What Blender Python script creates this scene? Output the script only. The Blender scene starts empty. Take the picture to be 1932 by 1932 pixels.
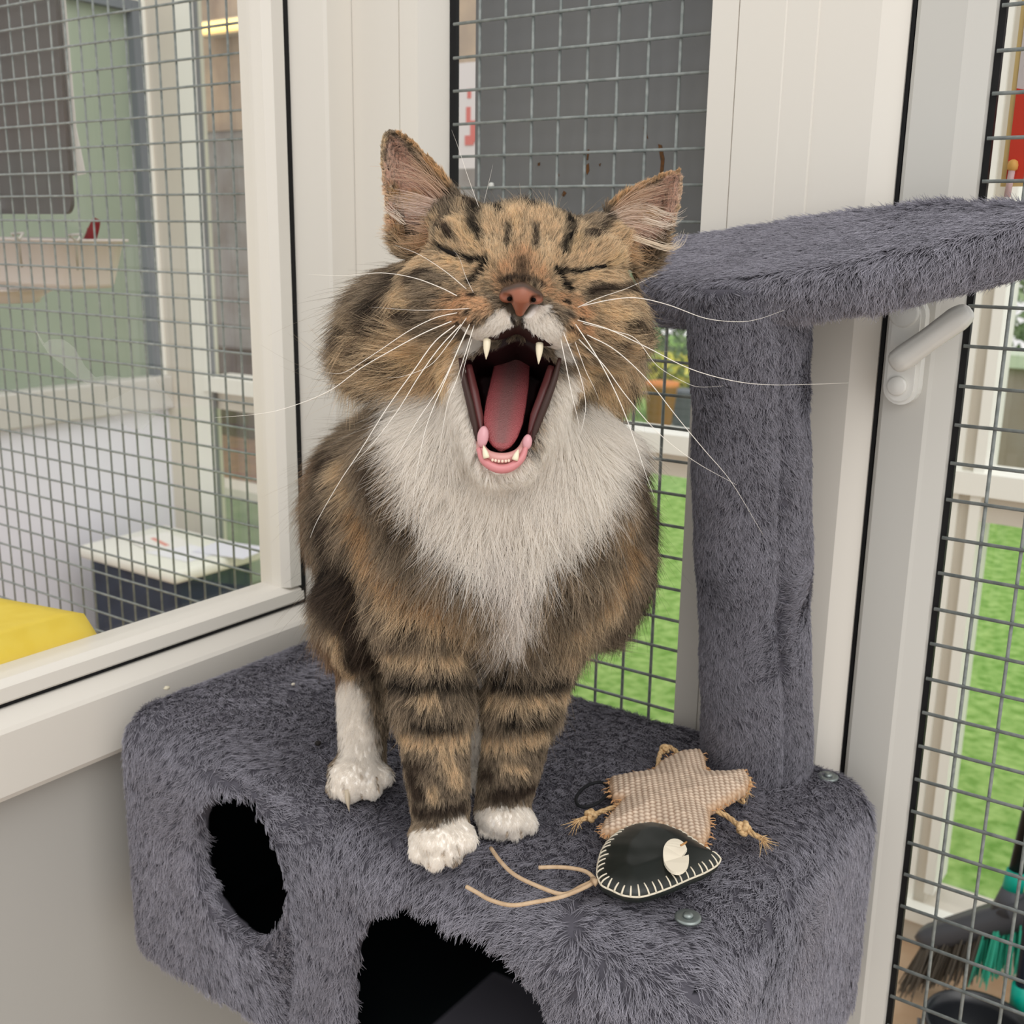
import bpy, bmesh, math, random
import numpy as np
from mathutils import Vector, Matrix

rng = np.random.default_rng(7)
random.seed(7)
scene = bpy.context.scene
C = scene.collection
R = math.radians

# ---------------------------------------------------------------- camera
def make_camera():
    yaw, pitch, roll = R(35.0), R(13.97), R(0.9)
    h = Vector((-math.sin(yaw), math.cos(yaw), 0)); r = Vector((math.cos(yaw), math.sin(yaw), 0)); z = Vector((0, 0, 1))
    fw = h * math.cos(pitch) - z * math.sin(pitch)
    up = z * math.cos(pitch) + h * math.sin(pitch)
    r2 = r * math.cos(roll) + up * math.sin(roll)
    u2 = up * math.cos(roll) - r * math.sin(roll)
    m = Matrix((r2, u2, -fw)).transposed().to_4x4()
    m.translation = Vector((0.70, -0.755, 0.357))
    cd = bpy.data.cameras.new('camera')
    cd.sensor_width = 36.0; cd.lens = 2090 / 1932 * 36.0
    cd.clip_start = 0.02; cd.clip_end = 60
    cd.dof.use_dof = True; cd.dof.focus_distance = 0.60; cd.dof.aperture_fstop = 18.0
    o = bpy.data.objects.new('camera', cd); C.objects.link(o); o.matrix_world = m
    scene.camera = o
make_camera()

# ---------------------------------------------------------------- light: overcast sky plus soft daylight
w = bpy.data.worlds.new('sky'); scene.world = w; w.use_nodes = True
wn = w.node_tree.nodes; wl = w.node_tree.links
bg = wn['Background']; bg.inputs[0].default_value = (1.0, 0.985, 0.965, 1); bg.inputs[1].default_value = 0.96
sd = bpy.data.lights.new('soft_sun', 'SUN'); sd.energy = 1.25; sd.angle = R(55); sd.color = (1.0, 0.98, 0.95)
so = bpy.data.objects.new('soft_sun', sd); C.objects.link(so)
so.rotation_euler = Vector((-0.72, 0.50, -0.92)).to_track_quat('-Z', 'Y').to_euler()
vs = scene.view_settings
vs.view_transform = 'Standard'; vs.look = 'None'; vs.exposure = 0.0; vs.gamma = 1.0; vs.use_curve_mapping = False
scene.cycles.max_bounces = 8; scene.cycles.diffuse_bounces = 5; scene.cycles.glossy_bounces = 2
scene.cycles.transmission_bounces = 4; scene.cycles.transparent_max_bounces = 16
scene.cycles_curves.shape = 'RIBBONS'; scene.cycles.debug_use_compact_bvh = True

# ---------------------------------------------------------------- helpers
def lin(c):
    c = np.asarray(c, float) / 255.0
    return np.where(c <= 0.04045, c / 12.92, ((c + 0.055) / 1.055) ** 2.4)

def mat(name, rgb, rough=0.6, spec=0.3, noise=None, bump=0.0, scale=40.0, metal=0.0, trans=0.0, emit=0.0, sheen=0.0):
    """plain procedural material: rgb is sRGB 0-255; noise = second sRGB colour mixed in by a noise texture"""
    m = bpy.data.materials.new(name); m.use_nodes = True
    nt = m.node_tree; b = nt.nodes['Principled BSDF']
    c = tuple(lin(rgb)) + (1,)
    b.inputs['Base Color'].default_value = c
    b.inputs['Roughness'].default_value = rough
    b.inputs['Specular IOR Level'].default_value = spec
    b.inputs['Metallic'].default_value = metal
    if trans: b.inputs['Transmission Weight'].default_value = trans
    if sheen: b.inputs['Sheen Weight'].default_value = sheen
    if emit:
        b.inputs['Emission Color'].default_value = c; b.inputs['Emission Strength'].default_value = emit
    if noise is not None or bump:
        tc = nt.nodes.new('ShaderNodeTexCoord'); nz = nt.nodes.new('ShaderNodeTexNoise')
        nz.inputs['Scale'].default_value = scale; nz.inputs['Detail'].default_value = 5
        nt.links.new(tc.outputs['Object'], nz.inputs['Vector'])
        if noise is not None:
            mx = nt.nodes.new('ShaderNodeMix'); mx.data_type = 'RGBA'
            rp = nt.nodes.new('ShaderNodeMapRange'); rp.inputs[1].default_value = 0.35; rp.inputs[2].default_value = 0.65
            nt.links.new(nz.outputs['Fac'], rp.inputs[0])
            mx.inputs[6].default_value = c; mx.inputs[7].default_value = tuple(lin(noise)) + (1,)
            nt.links.new(rp.outputs[0], mx.inputs[0]); nt.links.new(mx.outputs[2], b.inputs['Base Color'])
        if bump:
            bp = nt.nodes.new('ShaderNodeBump'); bp.inputs['Strength'].default_value = bump; bp.inputs['Distance'].default_value = 0.002
            nt.links.new(nz.outputs['Fac'], bp.inputs['Height']); nt.links.new(bp.outputs[0], b.inputs['Normal'])
    return m

def attr_mat(name, rough=0.65, spec=0.15, translucent=0.0, bump=0.0, scale=900.0):
    """material whose colour is the 'col' attribute (coat and pile colour per strand)"""
    m = bpy.data.materials.new(name); m.use_nodes = True
    nt = m.node_tree; b = nt.nodes['Principled BSDF']
    a = nt.nodes.new('ShaderNodeAttribute'); a.attribute_name = 'col'
    nt.links.new(a.outputs['Color'], b.inputs['Base Color'])
    b.inputs['Roughness'].default_value = rough; b.inputs['Specular IOR Level'].default_value = spec
    if bump:
        tc = nt.nodes.new('ShaderNodeTexCoord'); nz = nt.nodes.new('ShaderNodeTexNoise'); bp = nt.nodes.new('ShaderNodeBump')
        nz.inputs['Scale'].default_value = scale; bp.inputs['Strength'].default_value = bump; bp.inputs['Distance'].default_value = 0.001
        nt.links.new(tc.outputs['Object'], nz.inputs['Vector']); nt.links.new(nz.outputs['Fac'], bp.inputs['Height']); nt.links.new(bp.outputs[0], b.inputs['Normal'])
    if translucent:
        t = nt.nodes.new('ShaderNodeBsdfTranslucent'); mx = nt.nodes.new('ShaderNodeMixShader')
        nt.links.new(a.outputs['Color'], t.inputs['Color'])
        mx.inputs[0].default_value = translucent
        nt.links.new(b.outputs[0], mx.inputs[1]); nt.links.new(t.outputs[0], mx.inputs[2])
        nt.links.new(mx.outputs[0], nt.nodes['Material Output'].inputs[0])
    return m

def glass_mat(name, tint=(255, 255, 255), refl=0.06, haze=0.0):
    m = bpy.data.materials.new(name); m.use_nodes = True
    nt = m.node_tree; nt.nodes.clear()
    out = nt.nodes.new('ShaderNodeOutputMaterial'); tr = nt.nodes.new('ShaderNodeBsdfTransparent')
    gl = nt.nodes.new('ShaderNodeBsdfGlossy'); mx = nt.nodes.new('ShaderNodeMixShader'); fr = nt.nodes.new('ShaderNodeLayerWeight')
    tr.inputs[0].default_value = tuple(lin(tint)) + (1,); gl.inputs['Roughness'].default_value = 0.02
    pw = nt.nodes.new('ShaderNodeMath'); pw.operation = 'POWER'; pw.inputs[1].default_value = 4.0
    ma = nt.nodes.new('ShaderNodeMath'); ma.operation = 'MULTIPLY_ADD'; ma.inputs[1].default_value = 0.8; ma.inputs[2].default_value = 0.035
    nt.links.new(fr.outputs['Facing'], pw.inputs[0]); nt.links.new(pw.outputs[0], ma.inputs[0])
    nt.links.new(ma.outputs[0], mx.inputs[0]); nt.links.new(tr.outputs[0], mx.inputs[1]); nt.links.new(gl.outputs[0], mx.inputs[2])
    last = mx
    if haze:
        df = nt.nodes.new('ShaderNodeBsdfDiffuse'); m2 = nt.nodes.new('ShaderNodeMixShader'); m2.inputs[0].default_value = haze
        df.inputs[0].default_value = (0.75, 0.75, 0.72, 1)
        nt.links.new(mx.outputs[0], m2.inputs[1]); nt.links.new(df.outputs[0], m2.inputs[2]); last = m2
    nt.links.new(last.outputs[0], out.inputs[0])
    return m

def tag(o, label=None, cat=None, group=None, kind=None):
    if label: o['label'] = label
    if cat: o['category'] = cat
    if group: o['group'] = group
    if kind: o['kind'] = kind
    return o

def empty(name, loc=(0, 0, 0), **kw):
    o = bpy.data.objects.new(name, None); C.objects.link(o); o.location = loc; o.empty_display_size = 0.02
    return tag(o, **kw)

def link_mesh(name, me, m=None, parent=None, smooth=False):
    o = bpy.data.objects.new(name, me); C.objects.link(o)
    if m is not None: me.materials.append(m)
    if smooth: me.polygons.foreach_set('use_smooth', [True] * len(me.polygons))
    if parent is not None:
        o.parent = parent; o.matrix_parent_inverse = Matrix.Translation(-Vector(parent_world(parent)))
    return o

def parent_world(p):
    v = Vector(p.location)
    while p.parent is not None:
        p = p.parent
        v = v  # parents' own offsets are cancelled by matrix_parent_inverse
    return v

def build(name, bm, m=None, parent=None, smooth=False, **kw):
    me = bpy.data.meshes.new(name); bm.normal_update(); bm.to_mesh(me); bm.free()
    return tag(link_mesh(name, me, m, parent, smooth), **kw)

def pydata(name, v, f, m=None, parent=None, smooth=False, **kw):
    me = bpy.data.meshes.new(name); me.from_pydata([tuple(p) for p in v], [], [tuple(q) for q in f]); me.update()
    return tag(link_mesh(name, me, m, parent, smooth), **kw)

def box(bm, x0, x1, y0, y1, z0, z1, bev=0.0, seg=2, mtx=None):
    b2 = bmesh.new(); bmesh.ops.create_cube(b2, size=1)
    for v in b2.verts:
        v.co = Vector(((x0 + x1) / 2 + v.co.x * (x1 - x0), (y0 + y1) / 2 + v.co.y * (y1 - y0), (z0 + z1) / 2 + v.co.z * (z1 - z0)))
    if bev: bmesh.ops.bevel(b2, geom=b2.edges[:], offset=bev, segments=seg, affect='EDGES', profile=0.5)
    if mtx is not None: bmesh.ops.transform(b2, matrix=mtx, verts=b2.verts)
    me = bpy.data.meshes.new('tmp'); b2.to_mesh(me); b2.free(); bm.from_mesh(me); bpy.data.meshes.remove(me)
    return bm

def boxo(name, x0, x1, y0, y1, z0, z1, m, parent=None, bev=0.0, smooth=False, mtx=None, **kw):
    return build(name, box(bmesh.new(), x0, x1, y0, y1, z0, z1, bev, 2, mtx), m, parent, smooth, **kw)

def prism(bm, poly, axis, a, b):
    """closed polygon in the two axes other than AXIS, extruded from a to b"""
    def P(p, t):
        q = list(p); q.insert(axis, t); return q
    va = [bm.verts.new(P(p, a)) for p in poly]; vb = [bm.verts.new(P(p, b)) for p in poly]
    n = len(poly)
    for i in range(n): bm.faces.new((va[i], va[(i + 1) % n], vb[(i + 1) % n], vb[i]))
    bm.faces.new(va[::-1]); bm.faces.new(vb)
    bmesh.ops.recalc_face_normals(bm, faces=bm.faces)
    return bm

def frame_of(d):
    d = Vector(d).normalized(); a = Vector((0, 0, 1)) if abs(d.z) < 0.9 else Vector((1, 0, 0))
    u = d.cross(a).normalized(); return d, u, d.cross(u).normalized()

def tube(bm, pts, rad, n=8, caps=True):
    """round tube along points; rad a number or one per point"""
    pts = [Vector(p) for p in pts]; rings = []
    rr = [rad] * len(pts) if isinstance(rad, (int, float)) else list(rad)
    u = None
    for i, p in enumerate(pts):
        d = (pts[min(i + 1, len(pts) - 1)] - pts[max(i - 1, 0)]).normalized()
        if u is None: _, u, v = frame_of(d)
        u = (u - d * u.dot(d)).normalized(); v = d.cross(u)
        rings.append([bm.verts.new(p + (u * math.cos(2 * math.pi * k / n) + v * math.sin(2 * math.pi * k / n)) * rr[i]) for k in range(n)])
    for a, b in zip(rings, rings[1:]):
        for k in range(n): bm.faces.new((a[k], a[(k + 1) % n], b[(k + 1) % n], b[k]))
    if caps:
        bm.faces.new(rings[0][::-1]); bm.faces.new(rings[-1])
    return bm

def spline(pts, n=8):
    """Catmull-Rom through the points"""
    P = np.asarray(pts, float); P = np.vstack([2 * P[0] - P[1], P, 2 * P[-1] - P[-2]]); out = []
    for i in range(1, len(P) - 2):
        for t in np.linspace(0, 1, n, endpoint=False):
            a, b, c, d = P[i - 1:i + 3]
            out.append(0.5 * ((2 * b) + (c - a) * t + (2 * a - 5 * b + 4 * c - d) * t * t + (3 * b - a - 3 * c + d) * t ** 3))
    out.append(P[-2]); return np.array(out)

def lathe(bm, prof, n=32, mtx=None):
    """profile of (radius, height) turned round z"""
    rings = [[bm.verts.new((r * math.cos(2 * math.pi * k / n), r * math.sin(2 * math.pi * k / n), z)) for k in range(n)] for r, z in prof]
    for a, b in zip(rings, rings[1:]):
        for k in range(n): bm.faces.new((a[k], a[(k + 1) % n], b[(k + 1) % n], b[k]))
    bm.faces.new(rings[0][::-1]); bm.faces.new(rings[-1])
    if mtx is not None: bmesh.ops.transform(bm, matrix=mtx, verts=bm.verts)
    return bm

def noise3(p, f, seed=0):
    """cheap smooth value noise, -1..1"""
    q = np.asarray(p, float) * f + seed * 17.13; i = np.floor(q).astype(np.int64); t = q - i; t = t * t * (3 - 2 * t)
    def hsh(ix, iy, iz):
        n = (ix * 73856093) ^ (iy * 19349663) ^ (iz * 83492791) ^ (seed * 2654435)
        n = (n ^ (n >> 13)) * 1274126177; n = n & 0x7fffffff
        return (n % 65536) / 32768.0 - 1
    r = 0
    for a in (0, 1):
        for b in (0, 1):
            for c in (0, 1):
                wgt = (t[..., 0] if a else 1 - t[..., 0]) * (t[..., 1] if b else 1 - t[..., 1]) * (t[..., 2] if c else 1 - t[..., 2])
                r = r + wgt * hsh(i[..., 0] + a, i[..., 1] + b, i[..., 2] + c)
    return r

def norm(v): return v / np.maximum(np.linalg.norm(v, axis=-1, keepdims=True), 1e-9)

# ---- implicit surfaces -> mesh (naive surface nets)
def smin(a, b, k):
    if k <= 0: return np.minimum(a, b)
    h = np.clip(0.5 + 0.5 * (b - a) / k, 0, 1); return b + (a - b) * h - k * h * (1 - h)

def surface_nets(f, lo, hi, h, chunk=None):
    lo = np.asarray(lo, float); n = np.ceil((np.asarray(hi, float) - lo) / h).astype(int) + 1
    D = f(lo, n, h); neg = D < 0
    c = np.zeros(n - 1, np.int8)
    for a in (0, 1):
        for b in (0, 1):
            for d in (0, 1):
                c += neg[a:n[0] - 1 + a, b:n[1] - 1 + b, d:n[2] - 1 + d]
    act = np.argwhere((c > 0) & (c < 8)); idx = np.full(n - 1, -1, np.int64); idx[tuple(act.T)] = np.arange(len(act))
    s = np.zeros((len(act), 3)); cnt = np.zeros(len(act))
    corners = [np.array(q) for q in ((0, 0, 0), (1, 0, 0), (0, 1, 0), (1, 1, 0), (0, 0, 1), (1, 0, 1), (0, 1, 1), (1, 1, 1))]
    for i in range(8):
        for j in range(i + 1, 8):
            if abs(corners[i] - corners[j]).sum() != 1: continue
            a = act + corners[i]; b = act + corners[j]; da = D[tuple(a.T)]; db = D[tuple(b.T)]
            k = (da < 0) != (db < 0); t = np.where(k, da / np.where(k, da - db, 1), 0)[:, None]
            s += np.where(k[:, None], corners[i] + (corners[j] - corners[i]) * t, 0); cnt += k
    V = lo + (act + s / cnt[:, None]) * h
    F = []
    for ax in range(3):
        o = [q for q in range(3) if q != ax]; st = np.eye(3, dtype=int)
        sl0 = [slice(None)] * 3; sl1 = [slice(None)] * 3; sl0[ax] = slice(0, n[ax] - 1); sl1[ax] = slice(1, n[ax])
        A = neg[tuple(sl0)]; B = neg[tuple(sl1)]; e = np.argwhere(A != B)
        e = e[(e[:, o[0]] > 0) & (e[:, o[1]] > 0) & (e[:, o[0]] < n[o[0]] - 1) & (e[:, o[1]] < n[o[1]] - 1)]
        q = np.stack([idx[tuple((e - st[o[0]] - st[o[1]]).T)], idx[tuple((e - st[o[1]]).T)], idx[tuple(e.T)], idx[tuple((e - st[o[0]]).T)]], 1)
        flip = A[tuple(e.T)] ^ (ax == 1)
        q[~flip] = q[~flip][:, ::-1]
        F.append(q)
    return V, np.vstack(F)

def np_mesh(name, V, F, m=None, parent=None, smooth=True, col=None, **kw):
    me = bpy.data.meshes.new(name); V = np.asarray(V, np.float32); F = np.asarray(F, np.int32)
    me.vertices.add(len(V)); me.vertices.foreach_set('co', V.ravel())
    me.loops.add(F.size); me.loops.foreach_set('vertex_index', F.ravel())
    me.polygons.add(len(F)); me.polygons.foreach_set('loop_start', np.arange(len(F), dtype=np.int32) * F.shape[1])
    me.update(calc_edges=True); me.validate()
    if col is not None:
        a = me.attributes.new('col', 'FLOAT_COLOR', 'POINT'); c4 = np.ones((len(V), 4), np.float32); c4[:, :3] = col; a.data.foreach_set('color', c4.ravel())
    return tag(link_mesh(name, me, m, parent, smooth), **kw)

def mesh_normals(V, F):
    T = np.vstack([F[:, [0, 1, 2]], F[:, [0, 2, 3]]]) if F.shape[1] == 4 else F
    fn = np.cross(V[T[:, 1]] - V[T[:, 0]], V[T[:, 2]] - V[T[:, 0]]); N = np.zeros_like(V)
    for k in range(3): np.add.at(N, T[:, k], fn)
    return norm(N), T, np.linalg.norm(fn, axis=1) / 2

def scatter(V, F, count, weight=None):
    """random points on a mesh: positions and normals; weight(P, N) scales the density of faces"""
    N, T, A = mesh_normals(V, F)
    if weight is not None: A = A * weight(V[T].mean(1), norm(N[T].mean(1)))
    t = rng.choice(len(T), count, p=A / A.sum()); r1 = np.sqrt(rng.random(count)); r2 = rng.random(count)
    b = np.stack([1 - r1, r1 * (1 - r2), r1 * r2], 1)[:, :, None]
    return (V[T[t]] * b).sum(1), norm((N[T[t]] * b).sum(1))

def strands(name, parent, m, root, nrm, flow, length, rad, col0, col1, lift0=0.9, lift1=0.25, wob=0.15, kids=6, spread=0.0015, pull=0.6, K=6, kind='stuff', tipr=0.25, jlo=0.72, calm=None):
    """hair: every guide root gets KIDS strands round it that lean towards the guide's tip (tufts).
    lift0/lift1: how far strands stand off the surface at root and tip; flow: combed direction."""
    n = len(root)
    def g(a):
        a = np.broadcast_to(np.asarray(a, float).reshape((-1,) + ((3,) if np.asarray(a).ndim > 1 else ())), (n,) + ((3,) if np.asarray(a).ndim > 1 else ())); return a
    t = flow - nrm * (flow * nrm).sum(1, keepdims=True); t = norm(t); bt = np.cross(nrm, t)
    gl = np.asarray(length, float) * (0.8 + 0.4 * rng.random(n)); l0 = np.broadcast_to(lift0, (n,)); l1 = np.broadcast_to(lift1, (n,))
    wob = np.broadcast_to(wob, (n,)); gw = (rng.random((n, 2)) - 0.5) * 2 * wob[:, None]
    rep = np.repeat(np.arange(n), kids); M = len(rep)
    a = rng.random(M) * 2 * np.pi; d = np.sqrt(rng.random(M)) * np.broadcast_to(spread, (n,))[rep]
    off = t[rep] * (np.cos(a) * d)[:, None] + bt[rep] * (np.sin(a) * d)[:, None]
    L = gl[rep] * (0.75 + 0.4 * rng.random(M)); kw = (rng.random((M, 2)) - 0.5) * wob[rep][:, None]
    pos = np.zeros((M, K, 3)); p = root[rep] + off; pos[:, 0] = p - nrm[rep] * 0.0008
    for i in range(1, K):
        s = i / (K - 1); lf = (l0 + (l1 - l0) * s)[rep] + kw[:, 1] * 0.5
        dv = t[rep] * (1 + 0 * s) + nrm[rep] * lf[:, None] + bt[rep] * ((gw[rep, 0] + kw[:, 0]) * (0.4 + s))[:, None]
        p = p + norm(dv) * (L / (K - 1))[:, None] - off * (pull / (K - 1))
        pos[:, i] = p
    s = np.linspace(0, 1, K)
    R_ = np.broadcast_to(np.asarray(rad, float), (n,))[rep][:, None] * (1 - (1 - tipr) * s[None] ** 1.5)
    amp = (1 - jlo) * (1 if calm is None else (1 - 0.85 * calm[rep])); jit = (1 + amp * (2 * rng.random(M) - 1))[:, None, None]
    cc = (col0[rep][:, None] * (1 - s[None, :, None]) + col1[rep][:, None] * s[None, :, None]) * jit
    cc = cc / np.maximum(1, cc.max(-1, keepdims=True) / 0.95)      # keep the hue where a strand would be brighter than white
    return hair_object(name, pos, R_, cc, m, parent, kind)

def hair_object(name, pos, rad, col, m, parent, kind=None):
    M, K = pos.shape[:2]
    cu = bpy.data.hair_curves.new(name); cu.add_curves([K] * M)
    cu.attributes['position'].data.foreach_set('vector', np.ascontiguousarray(pos, np.float32).ravel())
    ra = cu.attributes.get('radius') or cu.attributes.new('radius', 'FLOAT', 'POINT')
    ra.data.foreach_set('value', np.ascontiguousarray(np.broadcast_to(rad, (M, K)), np.float32).ravel())
    ca = cu.attributes.new('col', 'FLOAT_COLOR', 'POINT'); c4 = np.ones((M, K, 4), np.float32); c4[..., :3] = col
    ca.data.foreach_set('color', c4.ravel())
    cu.materials.append(m)
    o = bpy.data.objects.new(name, cu); C.objects.link(o)
    if parent is not None:
        o.parent = parent; o.matrix_parent_inverse = Matrix.Translation(-Vector(parent_world(parent)))
    if kind: o['kind'] = kind
    return o


# ================================================================ room: pen corner of white plastic frames and galvanised mesh
FLOOR = -0.90
M_white = mat('white_plastic', (226, 221, 212), rough=0.35, spec=0.35)
M_white_shade = mat('white_plastic_shaded', (200, 198, 192), rough=0.4, spec=0.3)  # white plastic darkened to paint in the shade on the door sash
M_panel = mat('wall_panel_white', (184, 182, 177), rough=0.5, spec=0.25)
M_gasket = mat('rubber_gasket', (14, 14, 16), rough=0.6)
M_wire = mat('galvanised_wire', (150, 155, 153), rough=0.5, spec=0.4, noise=(122, 129, 127), scale=160)
M_floor = mat('floor_tan', (176, 146, 116), rough=0.7, noise=(190, 165, 138), scale=12)
M_glass = glass_mat('clear_glass')
M_board = mat('dark_grey_board', (112, 113, 114), rough=0.55, noise=(119, 119, 118), scale=6)

boxo('floor', -2.4, 2.2, -1.8, 1.32, FLOOR - 0.06, FLOOR, M_floor, kind='structure')

# ---- left wall: low panel, frame, fixed window
wl_ = boxo('wall_left', -0.04, -0.006, -1.5, 0.02, FLOOR, -0.020, M_panel, kind='structure')
bm = bmesh.new()      # outer frame, bottom rail: bevelled top then flat face
prism(bm, [(-0.04, -0.030), (0.012, -0.030), (0.014, -0.026), (0.014, 0.0195), (0.012, 0.0225), (0.0, 0.0335), (-0.04, 0.0335)], 1, -1.5, -0.001)
build('bottom_rail', bm, M_white, wl_)
bm = bmesh.new()      # jamb next to the corner
prism(bm, [(-0.04, -0.0005), (0.014, -0.0005), (0.014, -0.049), (0.012, -0.052), (0.0, -0.0815), (-0.04, -0.0815)], 2, 0.0335, 1.3)
build('jamb', bm, M_white, wl_)
w1 = empty('window_1', (-0.02, -0.5, 0.0335), kind='structure')
boxo('gasket', -0.035, 0.0025, -1.5, -0.0817, 0.0336, 0.0367, M_gasket, w1)
boxo('gasket', -0.035, 0.0032, -0.0870, -0.0817, 0.0365, 1.3, M_gasket, w1)
bm = bmesh.new(); prism(bm, [(-0.03, 0.0365), (0.003, 0.0365), (0.004, 0.038), (0.003, 0.0475), (-0.004, 0.0515), (-0.03, 0.0515)], 1, -1.5, -0.0845)
build('bottom_sash', bm, M_white, w1)
bm = bmesh.new(); prism(bm, [(-0.03, -0.0871), (0.003, -0.0871), (0.004, -0.088), (0.003, -0.0995), (-0.004, -0.1045), (-0.03, -0.1045)], 2, 0.0515, 1.3)
build('side_sash', bm, M_white, w1)
pane = boxo('pane', -0.020, -0.016, -1.5, -0.1035, 0.051, 1.3, M_glass, w1)

M_patch = glass_mat('glass_patch', refl=0.0, haze=0.22)  # pale see-through patches laid on the pane
def pale_patch(pts):
    bm = bmesh.new(); vs_ = [bm.verts.new((-0.0157, y, z)) for y, z in pts]; bm.faces.new(vs_); bmesh.ops.recalc_face_normals(bm, faces=bm.faces)
    return build('pale_patch', bm, M_patch, w1, kind='stuff')
pale_patch([(-0.3133, 0.2919), (-0.3112, 0.2893), (-0.3057, 0.2794), (-0.3074, 0.2781)]); pale_patch([(-0.3074, 0.2788), (-0.3010, 0.2820), (-0.2907, 0.2814), (-0.2828, 0.2752), (-0.2754, 0.2614), (-0.2674, 0.2522), (-0.2715, 0.2463), (-0.2806, 0.2518), (-0.2924, 0.2628), (-0.3031, 0.2718)]); pale_patch([(-0.2763, 0.2514), (-0.2584, 0.2529), (-0.2357, 0.2484), (-0.2166, 0.2475), (-0.2085, 0.2360), (-0.2020, 0.2295), (-0.1984, 0.2224), (-0.2136, 0.2212), (-0.2293, 0.2079), (-0.2433, 0.2121), (-0.2585, 0.2245), (-0.2670, 0.2314), (-0.2531, 0.2350), (-0.2364, 0.2401), (-0.2591, 0.2451)])
# ---- back wall frames
YF = -0.02
wb = empty('wall_back', (0.2, 0, FLOOR), kind='structure')
def post(name, poly, z0=FLOOR, z1=1.3, m=M_white, parent=wb):
    return build(name, prism(bmesh.new(), poly, 2, z0, z1), m, parent)
post('corner_post', [(-0.03, 0.03), (-0.03, 0.0), (0.0145, -0.0), (0.0145, YF), (0.0653, YF), (0.0658, YF + 0.003), (0.0664, YF),
     (0.0858, YF), (0.1001, 0.004), (0.1001, 0.012), (0.0, 0.03)])
post('gasket', [(0.1001, 0.003), (0.1061, 0.003), (0.1061, 0.008), (0.1001, 0.008)], m=M_gasket)
post('frame_post', [(0.3436, 0.03), (0.3436, YF), (0.3629, YF), (0.3633, YF + 0.004), (0.3637, YF),
     (0.3959, YF), (0.3966, YF + 0.001), (0.4176, YF + 0.001), (0.4183, YF + 0.0025), (0.4577, YF + 0.0025), (0.4729, -0.008), (0.4729, 0.03)])
post('gasket', [(0.4713, -0.006), (0.4755, -0.006), (0.4755, 0.02), (0.4713, 0.02)], m=M_gasket)

def mesh_panel(name, x0, x1, z0, z1, px, pz, parent, s=0.0254, r=0.00125, y=0.0):
    """welded wire mesh: every wire is real; rows lie in front of the columns"""
    bm = bmesh.new()
    k0, k1 = math.ceil((x0 - px) / s), math.floor((x1 - px) / s)
    for k in range(k0, k1 + 1):
        x = px + k * s + rng.normal() * 0.0004; d = rng.normal() * 0.0004
        tube(bm, [(x, y + r * 0.9, z0), (x + d, y + r * 0.9, (z0 + z1) / 2), (x, y + r * 0.9, z1)], r, 6)
    k0, k1 = math.ceil((z0 - pz) / s), math.floor((z1 - pz) / s)
    for k in range(k0, k1 + 1):
        z = pz + k * s + rng.normal() * 0.0003
        tube(bm, [(x0, y - r * 0.9, z), ((x0 + x1) / 2, y - r * 0.9, z + rng.normal() * 0.0003), (x1, y - r * 0.9, z)], r, 6)
    return build(name, bm, M_wire, parent, True, kind='stuff')
mesh_panel('wire_mesh', -1.0, -0.035, -0.35, 1.0, -0.2650, 0.4937, wb)
mesh_panel('wire_mesh', 0.1076, 0.3367, FLOOR, 1.0, 0.1574, 0.5215, wb)

# ---- door on the right with handle and mesh
d1 = empty('door_1', (0.5, 0, FLOOR), kind='structure')
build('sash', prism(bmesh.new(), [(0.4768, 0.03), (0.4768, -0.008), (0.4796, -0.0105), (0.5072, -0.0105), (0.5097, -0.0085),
      (0.5217, -0.002), (0.5228, 0.004), (0.5228, 0.012), (0.4987, 0.03)], 2, FLOOR + 0.02, 1.3), M_white_shade, d1)
build('gasket', prism(bmesh.new(), [(0.5228, 0.002), (0.5267, 0.002), (0.5267, 0.007), (0.5228, 0.007)], 2, FLOOR + 0.02, 1.3), M_gasket, d1)
mesh_panel('wire_mesh', 0.5247, 0.95, FLOOR + 0.02, 1.0, 0.5490, 0.2929, d1)
# handle: back plate, two screw caps, faceted lever
M_handle = mat('handle_white', (226, 225, 220), rough=0.28, spec=0.5)
hx = 0.4928
def capsule_poly(cx, cz, hw, hh, n=10):
    p = []
    for k in range(n + 1): a = math.pi * k / n; p.append((cx + hw * math.cos(a), cz + hh - hw + hw * math.sin(a)))
    for k in range(n + 1): a = math.pi + math.pi * k / n; p.append((cx + hw * math.cos(a), cz - hh + hw + hw * math.sin(a)))
    return p
bm = prism(bmesh.new(), capsule_poly(hx, 0.2885, 0.0112, 0.0345), 1, -0.0225, -0.010)
bmesh.ops.bevel(bm, geom=[e for e in bm.edges if all(v.co.y < -0.02 for v in e.verts)], offset=0.0025, segments=2, affect='EDGES')
handle = build('handle', bm, M_handle, d1, False)
for cz, rr in ((0.3135, 0.0095), (0.2665, 0.0063)):
    m4 = Matrix.Translation((hx - 0.0015, -0.0225, cz)) @ Matrix.Rotation(R(90), 4, 'X')
    build('screw_cap', lathe(bmesh.new(), [(rr, -0.001), (rr, 0.002), (rr * 0.85, 0.0028)], 24, m4), M_handle, handle, True)
a_, b_ = Vector((0.497,-0.04,0.2855)), Vector((0.5301,-0.046,0.3139))
dv = (b_ - a_); L_ = dv.length; ang = math.atan2(dv.z, dv.x)
bm = bmesh.new(); b2 = [(0, 0.0)]
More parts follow.
